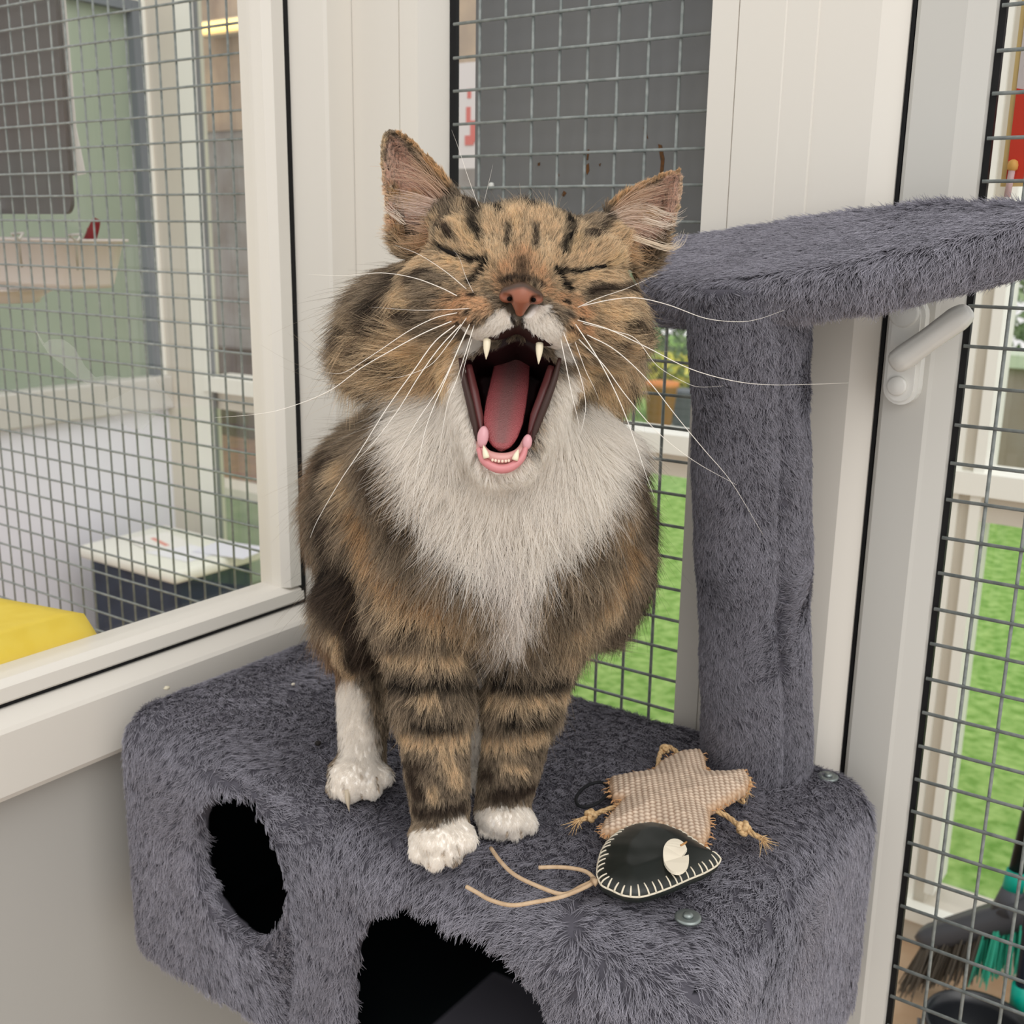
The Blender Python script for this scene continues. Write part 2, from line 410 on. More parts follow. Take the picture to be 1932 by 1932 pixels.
for i, (s, hw, hd) in enumerate([(-0.007, 0.004, 0.003), (-0.004, 0.0072, 0.0055), (0.002, 0.0078, 0.0065), (L_ * 0.5, 0.0072, 0.0062), (L_ - 0.002, 0.0078, 0.0066), (L_ + 0.004, 0.0062, 0.0052), (L_ + 0.0065, 0.0035, 0.003)]):
    ring = [bm.verts.new((s, q[0] * hd, q[1] * hw)) for q in ((-1, -0.5), (-1, 0.5), (-0.5, 1), (0.5, 1), (1, 0.5), (1, -0.5), (0.5, -1), (-0.5, -1))]
    if i: [bm.faces.new((prev[k], prev[(k + 1) % 8], ring[(k + 1) % 8], ring[k])) for k in range(8)]
    else: bm.faces.new(ring[::-1])
    prev = ring
bm.faces.new(prev); bmesh.ops.recalc_face_normals(bm, faces=bm.faces)
bmesh.ops.transform(bm, matrix=Matrix.Translation(a_) @ Matrix.Rotation(-ang, 4, 'Y'), verts=bm.verts)
bmesh.ops.bevel(bm, geom=bm.edges[:], offset=0.0009, segments=2, affect='EDGES')
build('lever', bm, M_handle, handle, True)
build('lever_neck', tube(bmesh.new(), [(a_.x, -0.020, a_.z), (a_.x, -0.038, a_.z)], 0.0065, 16), M_handle, handle, True)

# ---- boards wired to the mesh
gb = boxo('notice_board', 0.1208, 0.372, 0.010, 0.015, 0.345, 0.86, M_board, bev=0.001,
     label='dark grey board with rust stains wired behind the mesh above the cat', cat='board')
M_rust = mat('rust_stain', (112, 72, 34), rough=0.8, noise=(80, 60, 42), scale=300)
def stain(px):
    P_ = [Vector((p[0], 0.0096, p[2])) for p in px]
    bm = bmesh.new(); a = [bm.verts.new(p) for p in P_]; b = [bm.verts.new(p + Vector((0, 0.0005, 0))) for p in P_]; n = len(a)
    bm.faces.new(a); bm.faces.new(b[::-1]); [bm.faces.new((a[i], b[i], b[(i + 1) % n], a[(i + 1) % n])) for i in range(n)]
    bmesh.ops.recalc_face_normals(bm, faces=bm.faces)
    build('rust_stain', bm, M_rust, gb)
stain([(0.2912,0.01,0.4248), (0.2943,0.01,0.424), (0.297,0.01,0.4142), (0.2966,0.01,0.406), (0.2937,0.01,0.403), (0.2941,0.01,0.4124)])
stain([(0.2781,0.01,0.4373), (0.2805,0.01,0.4349), (0.2826,0.01,0.4289), (0.2807,0.01,0.4297)])
stain([(0.2293,0.01,0.4112), (0.2316,0.01,0.4127), (0.2323,0.01,0.4072), (0.2305,0.01,0.4041), (0.2289,0.01,0.4073)])
stain([(0.2303,0.01,0.4229), (0.2317,0.01,0.4228), (0.231,0.01,0.4151), (0.2296,0.01,0.4151)])
stain([(0.2075,0.01,0.3893), (0.2094,0.01,0.3925), (0.212,0.01,0.3908), (0.2096,0.01,0.388)])
stain([(0.1842,0.01,0.4138), (0.1863,0.01,0.4145), (0.1863,0.01,0.4121), (0.1843,0.01,0.4118)])
stain([(0.2031,0.01,0.4046), (0.2046,0.01,0.4053), (0.2046,0.01,0.4033)])
stain([(0.2407,0.01,0.4117), (0.2425,0.01,0.4125), (0.2417,0.01,0.4101)])
m4 = Matrix.Translation((0.1392,0.009,0.3973)) @ Matrix.Rotation(R(90), 4, 'X')
build('screw_head', lathe(bmesh.new(), [(0.0026, -0.001), (0.0026, 0.0005), (0.0016, 0.0018)], 16, m4), mat('screw_white', (235, 235, 230), rough=0.3), gb, True)

def rounded_rect(x0, x1, z0, z1, r, n=5):
    p = []
    for cx, cz, a0 in ((x1 - r, z1 - r, 0), (x0 + r, z1 - r, 90), (x0 + r, z0 + r, 180), (x1 - r, z0 + r, 270)):
        for k in range(n + 1): a = R(a0 + 90 * k / n); p.append((cx + r * math.cos(a), cz + r * math.sin(a)))
    return p
M_board2 = mat('grey_board_reflection', (80, 79, 76), rough=0.4, noise=(88, 76, 71), scale=5)  # brown noise paints a reflection onto the grey board
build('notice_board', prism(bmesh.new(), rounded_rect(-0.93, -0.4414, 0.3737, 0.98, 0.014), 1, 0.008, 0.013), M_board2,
      label='dark grey board with a painted brownish reflection and a rounded corner behind the left glass', cat='board')
P_ = [(-0.4676,0.02,0.5993), (-0.4359,0.02,0.5962), (-0.434,0.02,0.4665), (-0.4229,0.02,0.417), (-0.4389,0.02,0.4151), (-0.489,0.02,0.4171)]
build('paper_sheet', prism(bmesh.new(), [(p[0], p[2]) for p in P_], 1, 0.0165, 0.0175), mat('paper_white', (214, 210, 205)), label='white paper sheet sticking out behind the rounded dark board', cat='paper')

# ---- trays hung on the mesh beyond the glass
M_tray = mat('white_tray', (226, 216, 210), rough=0.35, spec=0.4)
def tray(x0, x1, y0, y1, z0, z1, label):
    bm = bmesh.new(); nx = 28
    def ring(e, z, r):
        return [bm.verts.new((p[0], p[1], z)) for p in rounded_rect(x0 - e, x1 + e, y0 - e, y1 + e, r, 6)]
    rs = [ring(-0.014, z0, 0.02), ring(-0.011, z0 + 0.006, 0.024), ring(0.0, z1 - 0.004, 0.03), ring(0.006, z1 - 0.003, 0.034), ring(0.006, z1, 0.034), ring(-0.004, z1, 0.028), ring(-0.015, z0 + 0.004, 0.02)]
    for a, b in zip(rs, rs[1:]):
        for k in range(len(a)): bm.faces.new((a[k], a[(k + 1) % len(a)], b[(k + 1) % len(a)], b[k]))
    bm.faces.new(rs[0][::-1]); bm.faces.new(rs[-1])
    bmesh.ops.recalc_face_normals(bm, faces=bm.faces)
    o = empty('litter_tray', ((x0 + x1) / 2, (y0 + y1) / 2, z0), label=label, cat='tray')
    build('tub', bm, M_tray, o, True)
    return o
t1 = tray(-0.72, -0.5278 + 0.028, 0.03, 0.13, 0.2874, 0.3462, 'white plastic tray holding a red scoop, hung on the mesh behind glass')
for hx_ in (-0.5631, -0.4496):
    build('hook', tube(bmesh.new(), [(hx_ - 0.012, 0.024, 0.312), (hx_, 0.016, 0.345), (hx_ + 0.003, 0.006, 0.351), (hx_ + 0.03, 0.004, 0.352), (hx_ + 0.033, -0.003, 0.345)], 0.0016, 6), mat('hook_wire', (200, 196, 188), 0.4), t1, True)
t2 = tray(-0.76, -0.6537, 0.035, 0.125, 0.2746 - 0.012, 0.2929 - 0.0115, 'shallow white tray hung directly under the tray with the red scoop')
M_red = mat('red_plastic', (190, 30, 48), rough=0.35, spec=0.5)
sc_ = empty('scoop', (-0.5435, 0.1, 0.30), label='red plastic scoop standing in the white tray', cat='scoop')
bm = bmesh.new(); p0 = Vector((-0.5465,0.1,0.3464)); p1 = Vector((-0.5259,0.1,0.3732))
rows = []
for i in range(9):
    s = i / 8; c0 = p0.lerp(p1, s); hw = 0.013 * (1 - 0.55 * s ** 2) * (1 if s < 0.95 else 0.6)
    rows.append([bm.verts.new(c0 + Vector((hw * q, 0.006 * (1 - q * q) * -1, -0.004 * abs(q)))) for q in (-1, -0.5, 0, 0.5, 1)])
for a, b in zip(rows, rows[1:]):
    for k in range(4): bm.faces.new((a[k], a[k + 1], b[k + 1], b[k]))
g_ = bmesh.ops.solidify(bm, geom=bm.faces[:], thickness=0.0015)
build('blade', bm, M_red, sc_, True)
build('handle', tube(bmesh.new(), [p0 + Vector((0.004, 0, 0.012)), p0 + Vector((-0.006, 0, -0.03)), p0 + Vector((-0.02, 0, -0.045))], 0.004, 8), M_red, sc_, True)

# ---- yellow pod in the neighbouring pen
M_yellow = mat('yellow_fabric', (240, 212, 84), rough=0.75, noise=(236, 206, 74), scale=60)
nx, ny = 30, 26; V_ = []; F_ = []
for j in range(ny + 1):
    for i in range(nx + 1):
        u, v = i / nx, j / ny; x = -0.46 + 0.433 * u; y = -0.62 + 0.358 * v
        e = min(u, 1 - u) * 0.40; e2 = min(v, 1 - v) * 0.375
        z = 0.056 - 0.03 * max(0, 1 - e / 0.006) ** 2 - 0.03 * max(0, 1 - e2 / 0.02) ** 2 + 0.042 * (u - 0.66)
        V_.append((x, y, z))
for j in range(ny):
    for i in range(nx): a = j * (nx + 1) + i; F_.append((a, a + 1, a + nx + 2, a + nx + 1))
yo = empty('cat_pod', (-0.26, -0.43, FLOOR), label='yellow padded pod top seen low through the left glass', cat='pod')
bm = bmesh.new(); me = bpy.data.meshes.new('t'); me.from_pydata(V_, [], F_); bm.from_mesh(me)
bd = [e for e in bm.edges if e.is_boundary]; ex = bmesh.ops.extrude_edge_only(bm, edges=bd)
for v in [g for g in ex['geom'] if isinstance(g, bmesh.types.BMVert)]: v.co.z = -0.16
bmesh.ops.recalc_face_normals(bm, faces=bm.faces)
build('cushion', bm, M_yellow, yo, True)
boxo('base', -0.45, -0.07, -0.61, -0.275, FLOOR, -0.15, M_yellow, yo, 0.02)

# ---- box with papers beyond the mesh
bxx0, bxx1, bxy0, bxy1, bz = -1.70, -1.325, 0.79, 1.06, -0.402
sb = empty('storage_box', ((bxx0 + bxx1) / 2, (bxy0 + bxy1) / 2, FLOOR), label='navy storage box with a pale lid and papers beyond the mesh', cat='box')
boxo('tub', bxx0 + 0.02, bxx1 - 0.02, bxy0 + 0.02, bxy1 - 0.02, FLOOR, bz - 0.033, mat('navy_plastic', (46, 56, 74), 0.45, noise=(34, 42, 58), scale=20), sb, 0.01)
boxo('lid', bxx0, bxx1, bxy0, bxy1, bz - 0.034, bz, mat('lid_cream', (238, 238, 228), 0.4), sb, 0.012, True)
for k, (cx, cy, an, col) in enumerate([(-1.44, 0.91, 4, (240, 240, 246)), (-1.56, 0.93, -14, (238, 236, 232)), (-1.36, 0.99, 12, (232, 232, 244))]):
    m4 = Matrix.Translation((cx, cy, bz + 0.001 + 0.001 * k)) @ Matrix.Rotation(R(an), 4, 'Z')
    o = boxo('paper_sheet', -0.075, 0.075, -0.055, 0.055, 0, 0.0008, mat('paper', col), None, mtx=m4, label=['white paper sheet in the middle of the pale box lid', 'cream paper sheet with a red streak on the pale box lid', 'bluish paper sheet at the back of the pale box lid'][k], cat='paper')
    if k == 1: boxo('red_streak', -0.04, 0.05, -0.006, 0.006, 0.0008, 0.0011, mat('streak', (226, 150, 140)), o, mtx=m4)

# ---- lobby walls
M_frame = mat('lobby_frame_white', (240, 240, 232), rough=0.4)
M_beige = mat('lobby_frame_beige', (214, 208, 196), rough=0.5)
M_green = mat('green_pane_view', (156, 168, 150), rough=0.45, noise=(148, 160, 143), scale=3)  # opaque green painted in for the view through a clear pane
wf = empty('wall_far', (0, 1.2, FLOOR), kind='structure')
boxo('sill', -1.64, 2.2, 1.158, 1.255, -0.05, -0.012, M_frame, wf)
boxo('transom', -1.64, 2.2, 1.183, 1.25, -0.098, -0.05, M_beige, wf)
boxo('bottom_rail', -1.64, 2.2, 1.16, 1.27, FLOOR, -0.83, M_beige, wf)
boxo('bottom_sill', -1.64, 2.2, 1.14, 1.17, -0.85, -0.825, M_frame, wf)
boxo('post', -1.84, -1.6825, 1.168, 1.25, FLOOR, 1.3, M_beige, wf)
boxo('post', -1.6825, -1.6188, 1.165, 1.178, FLOOR, 1.3, M_frame, wf)
boxo('gasket', -1.6248, -1.6110, 1.170, 1.178, FLOOR, 1.3, mat('gasket_grey', (120, 122, 124)), wf)
boxo('mullion', 0.250, 0.271, 1.17, 1.26, FLOOR, 1.3, M_frame, wf)
boxo('mullion', 0.271, 0.291, 1.18, 1.26, FLOOR, 1.3, M_beige, wf)
boxo('mullion', 0.291, 0.308, 1.165, 1.26, -0.80, 1.3, M_frame, wf)
boxo('pane', -1.648, 0.25, 1.205, 1.21, FLOOR, 1.3, M_glass, wf)
boxo('pane', 0.308, 2.2, 1.205, 1.21, FLOOR, 1.3, M_glass, wf)
ws = empty('wall_side', (-1.8, 0.5, FLOOR), kind='structure')
boxo('dado_panel', -1.86, -1.80, 0.1, 1.17, FLOOR, -0.11, mat('dado_white', (232, 233, 242), 0.5), ws)
boxo('ledge', -1.86, -1.775, 0.1, 1.17, -0.11, -0.022, M_white_shade, ws, 0.006)
boxo('green_pane', -1.85, -1.825, 0.1, 1.135, -0.022, 0.90, M_green, ws)
boxo('seal_strip', -1.84, -1.80, 1.130, 1.158, -0.022, 0.905, mat('seal_grey', (118, 124, 130)), ws)
boxo('seal_strip', -1.839, -1.801, 0.1, 1.158, 0.890, 0.915, mat('seal_grey2', (118, 124, 130)), ws)
boxo('upper_rail', -1.86, -1.80, 0.1, 1.17, 0.915, 1.3, M_frame, ws)
boxo('side_post', -1.86, -1.799, 1.158, 1.1695, -0.022, 0.915, M_frame, ws)

# ---- poster and card
bm = bmesh.new()
po = empty('poster', (-0.72, 1.15, 0.45), label='white poster with red marks seen through the mesh beside the grey board', cat='poster')
boxo('sheet', -0.7857, -0.6314, 1.150, 1.153, 0.4920, 0.6978, mat('poster_white', (226, 222, 222)), po)
M_pred = mat('poster_red', (216, 130, 124))
for km, (x0, x1, z0, z1) in enumerate(((-0.7611, -0.7516, 0.6288, 0.6472), (-0.7636, -0.7527, 0.5816, 0.6124), (-0.7524, -0.7360, 0.5443, 0.5857), (-0.7660, -0.7441, 0.5380, 0.5567), (-0.7164, -0.6702, 0.5526, 0.6349))):
    boxo('red_mark', x0, x1, 1.1492 - 0.0004 * km, 1.150, z0, z1, M_pred, po, mtx=Matrix.Identity(4))
cd_ = empty('greeting_card', (0.55, 0.05, 0.39), label='gold-edged card with a red shape behind the door mesh', cat='card')
cx0 = 0.5243; cz0 = 0.3937
boxo('card', cx0, cx0 + 0.11, 0.050, 0.052, cz0, cz0 + 0.16, mat('card_gold', (208, 182, 124), 0.4), cd_)
boxo('face', cx0 + 0.0032, cx0 + 0.107, 0.0490, 0.050, cz0 + 0.0045, cz0 + 0.157, mat('card_grey', (206, 198, 198)), cd_)
rz = cz0 + 0.0045
prof_ = [(cx0 + 0.0034, rz), (cx0 + 0.0034, rz + 0.056)] + [(cx0 + 0.0034 + 0.05 * t, rz + 0.056 - 0.006 * t - 0.018 * t * t) for t in (0.3, 0.6, 0.8, 1.0)] + [(cx0 + 0.06, rz)]
build('red_shape', prism(bmesh.new(), prof_, 1, 0.0482, 0.0490), mat('card_red', (204, 62, 44)), cd_)
p0 = Vector((0.5314,0.046,0.4067)); p1 = Vector((0.5302,0.046,0.3868))
pin = empty('wand', p1, label='pale stick with a gold round tip in front of the gold-edged card', cat='wand')
build('stick', tube(bmesh.new(), [p1, p0], 0.0021, 8), mat('stick_pale', (214, 184, 186)), pin, True)
build('tip', lathe(bmesh.new(), [(0.001, -0.004), (0.0032, -0.0025), (0.0034, 0), (0.0028, 0.0025), (0.001, 0.0036)], 16, Matrix.Translation(p0)), mat('tip_gold', (222, 170, 92), 0.4), pin, True)

# ---- broom, dustpan handle and bucket in the lobby
M_dgrey = mat('broom_grey', (74, 76, 82), 0.45); M_teal = mat('teal_plastic', (0, 156, 136), 0.4); M_black = mat('black_plastic', (28, 29, 31), 0.4)
br = empty('broom', (0.44, 1.02, -0.75), label='grey broom with teal collar and bristles beyond the door mesh', cat='broom')
BY = 1.02; hc = Vector((0.4556,1.02,-0.698)); hx0 = Vector((0.33,1.02,-0.7954)); hx1 = hc * 2 - hx0
ax = (hx1 - hx0).normalized(); an = math.atan2(ax.z, ax.x)
prof_ = [(-0.010, -0.02), (0.010, -0.02), (0.013, -0.008), (0.010, 0.014), (-0.010, 0.014), (-0.013, -0.008)]
Lb = (hx1 - hx0).length
bm = bmesh.new(); prev = None
for i, (s, sc) in enumerate([(-0.01, 0.55), (0.0, 0.85), (0.012, 1), (Lb * 0.5, 1.25), (Lb - 0.012, 1), (Lb, 0.85), (Lb + 0.01, 0.55)]):
    ring = [bm.verts.new((s, q[0] * sc * 1.6, q[1] * sc)) for q in prof_]
    if prev: [bm.faces.new((prev[k], prev[(k + 1) % 6], ring[(k + 1) % 6], ring[k])) for k in range(6)]
    else: bm.faces.new(ring[::-1])
    prev = ring
bm.faces.new(prev); bmesh.ops.recalc_face_normals(bm, faces=bm.faces)
bmesh.ops.transform(bm, matrix=Matrix.Translation(hx0) @ Matrix.Rotation(-an, 4, 'Y'), verts=bm.verts)
build('head', bm, M_dgrey, br, True)
def bristles(s0, s1, n, m, name):
    bm = bmesh.new()
    for _ in range(n):
        s = s0 + (s1 - s0) * rng.random(); q = rng.normal() * 0.010
        p = hx0 + ax * (s * Lb) + Vector((0, q, -0.016)); spread = (s - 0.5) * 0.05
        d = Vector((spread + rng.normal() * 0.004, q * 1.2, -0.085 - 0.01 * rng.random()))
        tube(bm, [p, p + d * 0.6, p + d], [0.0014, 0.0012, 0.0008], 4, False)
    build(name, bm, m, br, kind='stuff')
M_bris = mat('bristle_grey', (92, 86, 78), 0.7)
bristles(0.0, 0.38, 260, M_bris, 'bristles'); bristles(0.38, 0.64, 170, mat('bristle_teal', (60, 178, 150), 0.6), 'teal_bristles'); bristles(0.64, 1.0, 260, M_bris, 'bristles')
hd = Vector((0.016, 0.05, 0.30)).normalized(); base = hc + Vector((-0.002, 0, 0.0))
build('socket', tube(bmesh.new(), [base, base + hd * 0.04], [0.026, 0.017], 14), M_dgrey, br, True)
build('collar', tube(bmesh.new(), [base + hd * 0.034, base + hd * 0.072], [0.0165, 0.0155], 16), M_teal, br, True)
build('shaft', tube(bmesh.new(), [base + hd * 0.07, base + hd * 0.75], 0.0125, 14), M_black, br, True)
bk = empty('bucket', (0.462, 0.84, FLOOR), label='black bucket standing under the broom', cat='bucket')
bcx, bcy, bz1 = 0.462, 0.84, -0.788
bm = lathe(bmesh.new(), [(0.055, FLOOR + 0.001), (0.075, bz1 - 0.01), (0.080, bz1 - 0.008), (0.080, bz1), (0.074, bz1), (0.070, bz1 - 0.02), (0.052, FLOOR + 0.01)], 36, Matrix.Translation((bcx, bcy, 0)))
build('pail', bm, mat('bucket_black', (34, 36, 40), 0.3, spec=0.5), bk, True)
arc = [(bcx + 0.082 * math.cos(t), bcy - 0.02 + 0.04 * math.sin(t) * -1, bz1 - 0.012 - 0.06 * math.sin(t)) for t in np.linspace(0.05, math.pi - 0.05, 14)]
build('bail_handle', tube(bmesh.new(), arc, 0.003, 8), mat('bail_grey', (96, 98, 100), 0.4), bk, True)
dp = empty('dustpan', (0.58, 0.95, FLOOR), label='dustpan pole with a teal grip beside the black bucket', cat='dustpan')
q0 = Vector((0.4993,0.95,-0.8018)); q1 = Vector((0.4979,0.95,-0.6787))
build('pole', tube(bmesh.new(), [Vector((q0.x - 0.002, 0.95, FLOOR + 0.02)), q0, q1, q1 + (q1 - q0) * 1.5], 0.0105, 12), mat('pole_navy', (30, 36, 48), 0.4), dp, True)
build('grip', tube(bmesh.new(), [q0 - (q1 - q0) * 0.10, q0 + (q1 - q0) * 0.24], 0.0155, 14), M_teal, dp, True)
boxo('pan', q0.x - 0.01, q0.x + 0.16, 0.90, 1.05, FLOOR + 0.001, FLOOR + 0.03, M_black, dp, 0.008)

# ---- outdoors: lawn, paving, building, hedge
M_lawn = mat('lawn', (112, 156, 74), rough=0.95, spec=0.03, noise=(158, 192, 114), scale=26, bump=0.8)
boxo('lawn', -9.0, 6.0, 4.25, 13.0, FLOOR - 0.10, FLOOR - 0.021, M_lawn, kind='structure')
boxo('lawn', -2.0, 6.0, 1.32, 4.25, FLOOR - 0.10, FLOOR - 0.02, M_lawn, kind='structure')
M_pave = mat('paving', (150, 118, 96), rough=0.85, noise=(128, 104, 90), scale=14)
boxo('path', -9.0, -2.0, 1.32, 4.25, FLOOR - 0.10, FLOOR - 0.015, M_pave, kind='structure')
boxo('kerb', -7.0, -2.6, 2.75, 2.90, FLOOR - 0.02, FLOOR + 0.05, M_beige, kind='structure')
boxo('verge', -7.0, -2.3, 1.85, 2.75, FLOOR - 0.02, FLOOR + 0.01, mat('verge_green', (128, 140, 112), 0.9, noise=(112, 126, 100), scale=8), kind='structure')
bl = empty('building', (-4.5, 4.0, FLOOR), label='blurred brick building with an added glowing reflection strip beyond the left pane', cat='building')
M_brick = mat('brick_tan', (188, 166, 142), rough=0.85, noise=(160, 142, 126), scale=5)
M_bgrey = mat('brick_grey', (150, 146, 142), rough=0.85, noise=(134, 126, 120), scale=6)
boxo('upper_wall', -8.0, -2.2, 4.0, 4.2, 0.95, 3.2, M_brick, bl)
boxo('lower_wall', -8.0, -2.2, 4.01, 4.2, -0.35, 0.95, M_bgrey, bl)
boxo('plinth', -8.0, -2.2, 3.95, 4.2, FLOOR - 0.02, -0.35, mat('brick_dark', (104, 92, 84), 0.85, noise=(84, 72, 66), scale=6), bl)
for k, (x, z) in enumerate([(-4.1, 0.78), (-3.72, 0.80)]): boxo('orange_panel', x, x + 0.12, 3.99, 4.01, z - 0.07, z + 0.07, mat('panel_ochre', (196, 168, 108)), bl)
boxo('blue_box', -3.80, -3.45, 3.93, 4.01, 1.15, 1.42, mat('box_blue_grey', (140, 158, 160)), bl, 0.03)
lp = Vector((-4.8401,3.86,1.4956)); lq = Vector((-4.3858,3.86,1.5238))
la = empty('lamp_reflection', lp, label='glowing warm strip added as a reflection on the far brick building', cat='reflection')  # glowing strip added to stand for a reflection in the glass
boxo('tube', lp.x, lq.x + 0.4, 3.84, 3.88, lp.z - 0.02, lp.z + 0.035, mat('reflection_glow', (255, 214, 130), emit=2.2), la, 0.01)
boxo('reflection_back', lp.x - 0.02, lq.x + 0.42, 3.88, 3.97, lp.z - 0.03, lp.z + 0.05, M_beige, la)
bw = empty('garden_wall', (2.5, 5.2, FLOOR), label='blurred grey brown brick wall beyond the lawn on the right', cat='wall')
boxo('wall_face', -0.6033, 5.0, 5.2, 5.4, FLOOR - 0.02, -0.2366, mat('wall_grey_brick', (158, 146, 140), 0.85, noise=(150, 134, 122), scale=3), bw)
boxo('coping', -0.6109, 5.0, 5.16, 5.44, -0.2366, -0.1740, mat('coping', (196, 208, 186), 0.7), bw)
def shrub(name, cx, cy, cz, rx, ry, rz, n, cols, label, leaf=0.05, grp=None):
    o = empty(name, (cx, cy, FLOOR - 0.02), label=label, cat='shrub', group=grp)
    u = rng.normal(size=(n, 3)); u = norm(u) * (rng.random((n, 1)) ** 0.3); p = u * [rx, ry, rz] + [cx, cy, cz]
    d = norm(rng.normal(size=(n, 3))); e = norm(np.cross(d, rng.normal(size=(n, 3)))); s = leaf * (0.6 + 0.8 * rng.random((n, 1)))
    V = np.stack([p - d * s, p + e * s * 0.45, p + d * s, p - e * s * 0.45], 1).reshape(-1, 3); F = np.arange(4 * n).reshape(n, 4)
    cc = np.array([lin(c) for c in cols])[rng.integers(0, len(cols), n)]
    np_mesh('foliage', V, F, attr_mat(name + '_leaf', 0.6), o, False, np.repeat(cc, 4, 0), kind='stuff')
    build('stem', tube(bmesh.new(), [(cx, cy, FLOOR - 0.02), (cx + 0.02, cy, cz)], [0.03, 0.015], 7), mat(name + '_stem', (92, 78, 60)), o)
shrub('hedge', -4.2, 10.8, 0.1, 6.0, 0.4, 1.25, 9000, [(150, 172, 132), (176, 192, 158), (128, 152, 110)], 'pale green hedge beyond the lawn', 0.08)
shrub('flowering_shrub', -3.0039, 6.5, -0.6216, 0.36, 0.25, 0.16, 1300, [(150, 170, 100), (214, 210, 92), (226, 218, 110)], 'shrub with yellow flowers seen between cat and post', 0.05)
fp = empty('flower_pot', (-2.7013, 5.8, FLOOR), label='orange flower pot beyond the lawn', cat='pot')
build('pot', lathe(bmesh.new(), [(0.08, -0.45), (0.11, -0.20), (0.12, -0.20), (0.12, -0.17), (0.09, -0.17)], 20, Matrix.Translation((-2.7013, 5.8, -0.6725 + 0.28))), mat('terracotta', (214, 136, 70), 0.8), fp, True)
boxo('stand', -2.7013 - 0.07, -2.7013 + 0.07, 5.73, 5.87, FLOOR - 0.02, -0.6725 - 0.17, mat('stand_grey', (140, 140, 140)), fp)
boxo('planter', -2.7547, -2.5101, 6.0, 6.2, FLOOR - 0.02, -0.6391, mat('planter_slate', (96, 104, 112), 0.6), None, 0.02, label='dark slate planter box beyond the lawn', cat='planter')


# ================================================================ cat tree covered in grey plush
M_plush = attr_mat('plush_pile', rough=0.75, spec=0.1, translucent=0.0)
M_cloth = attr_mat('plush_backing', rough=0.9, spec=0.05)
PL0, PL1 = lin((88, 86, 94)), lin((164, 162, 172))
ct = empty('cat_tree', (0.28, -0.16, FLOOR), label='grey plush cat tree with a two-holed box, post and upper perch', cat='cat tree')
HC, HB = np.array([0.2705, -0.168, -0.100]), np.array([0.2405, 0.144, 0.097])

def house_sdf(p):
    sag = 0.026 * np.clip((0.21 - p[..., 0]) / 0.19, 0, 1) * np.clip((p[..., 2] + 0.07) / 0.07, 0, 1)   # the padded lid is higher at the wall end
    p = np.stack([p[..., 0], p[..., 1], p[..., 2] - sag], -1)
    q = np.abs(p - HC) - (HB - 0.032); d = np.linalg.norm(np.maximum(q, 0), axis=-1) + np.minimum(q.max(-1), 0) - 0.032
    q = np.abs(p - HC) - (HB - 0.016); inner = q.max(-1)
    c1 = np.hypot(p[..., 0] - 0.168, (p[..., 2] + 0.066) * 0.95) - 0.047
    c2 = ((np.abs((p[..., 0] - 0.350) / 0.086) ** 2.4 + np.abs((p[..., 2] + 0.128) / 0.099) ** 2.4) ** (1 / 2.4) - 1) * 0.09
    hole = np.maximum(np.maximum(np.minimum(c1, c2), p[..., 1] + 0.16), -0.183 - p[..., 2])
    return -smin(-np.maximum(d, -inner), hole, 0.012) if False else np.maximum(np.maximum(d, -inner), -hole)

def grid_eval(fn):
    def f(lo, n, h):
        ax = [lo[k] + h * np.arange(n[k]) for k in range(3)]; out = np.empty(tuple(n), np.float32)
        for i in range(n[0]):
            P = np.empty((n[1], n[2], 3)); P[..., 0] = ax[0][i]; P[..., 1] = ax[1][:, None]; P[..., 2] = ax[2][None]
            out[i] = fn(P)
        return out
    return f

def plush(name, part, V, F, n, length, flow_fn, weight=None, rad=0.00018, kids=6, tint=1.0, wob=0.5, l0=0.75, l1=0.18):
    P, N = scatter(V, F, n, weight)
    fl = flow_fn(P, N); k = (noise3(P, 55, 3) * 0.5 + 0.5)[:, None]; k2 = (noise3(P, 14, 5) * 0.5 + 0.5)[:, None]
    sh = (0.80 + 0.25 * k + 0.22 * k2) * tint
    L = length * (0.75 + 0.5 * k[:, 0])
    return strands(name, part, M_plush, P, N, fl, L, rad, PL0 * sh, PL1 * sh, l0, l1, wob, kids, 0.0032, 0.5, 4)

V, F = surface_nets(grid_eval(house_sdf), HC - HB - 0.012, HC + HB + np.array([0.012, 0.012, 0.036]), 0.0045)
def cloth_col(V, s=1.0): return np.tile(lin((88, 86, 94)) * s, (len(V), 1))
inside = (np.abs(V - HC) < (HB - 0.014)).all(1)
hcol = cloth_col(V); hcol[inside] = lin((13, 18, 20))  # inside coloured near black, painting in the shade of the hollow box
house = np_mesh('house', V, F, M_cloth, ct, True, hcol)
def house_flow(P, N):
    base = np.where(N[:, 2:3] > 0.6, np.array([0.5, -0.8, 0.0]), np.where(N[:, 0:1] > 0.6, np.array([0.1, -0.25, -1.0]), np.array([0.25, 0.0, -0.9])))
    sw = np.stack([noise3(P, 16, 11), noise3(P, 16, 12), noise3(P, 16, 13)], 1)
    return base + sw * 1.1
def house_w(P, N):
    out = ~(np.abs(P - HC) < (HB - 0.010)).all(1); vis = (N[:, 2] > -0.3) & ((N[:, 2] > 0.3) | (N[:, 1] < 0.3) | (N[:, 0] > 0.3))
    return np.where(out & vis, 1.0, 0.0)
plush('house_fur', house, V, F, 44000, 0.0085, house_flow, house_w)

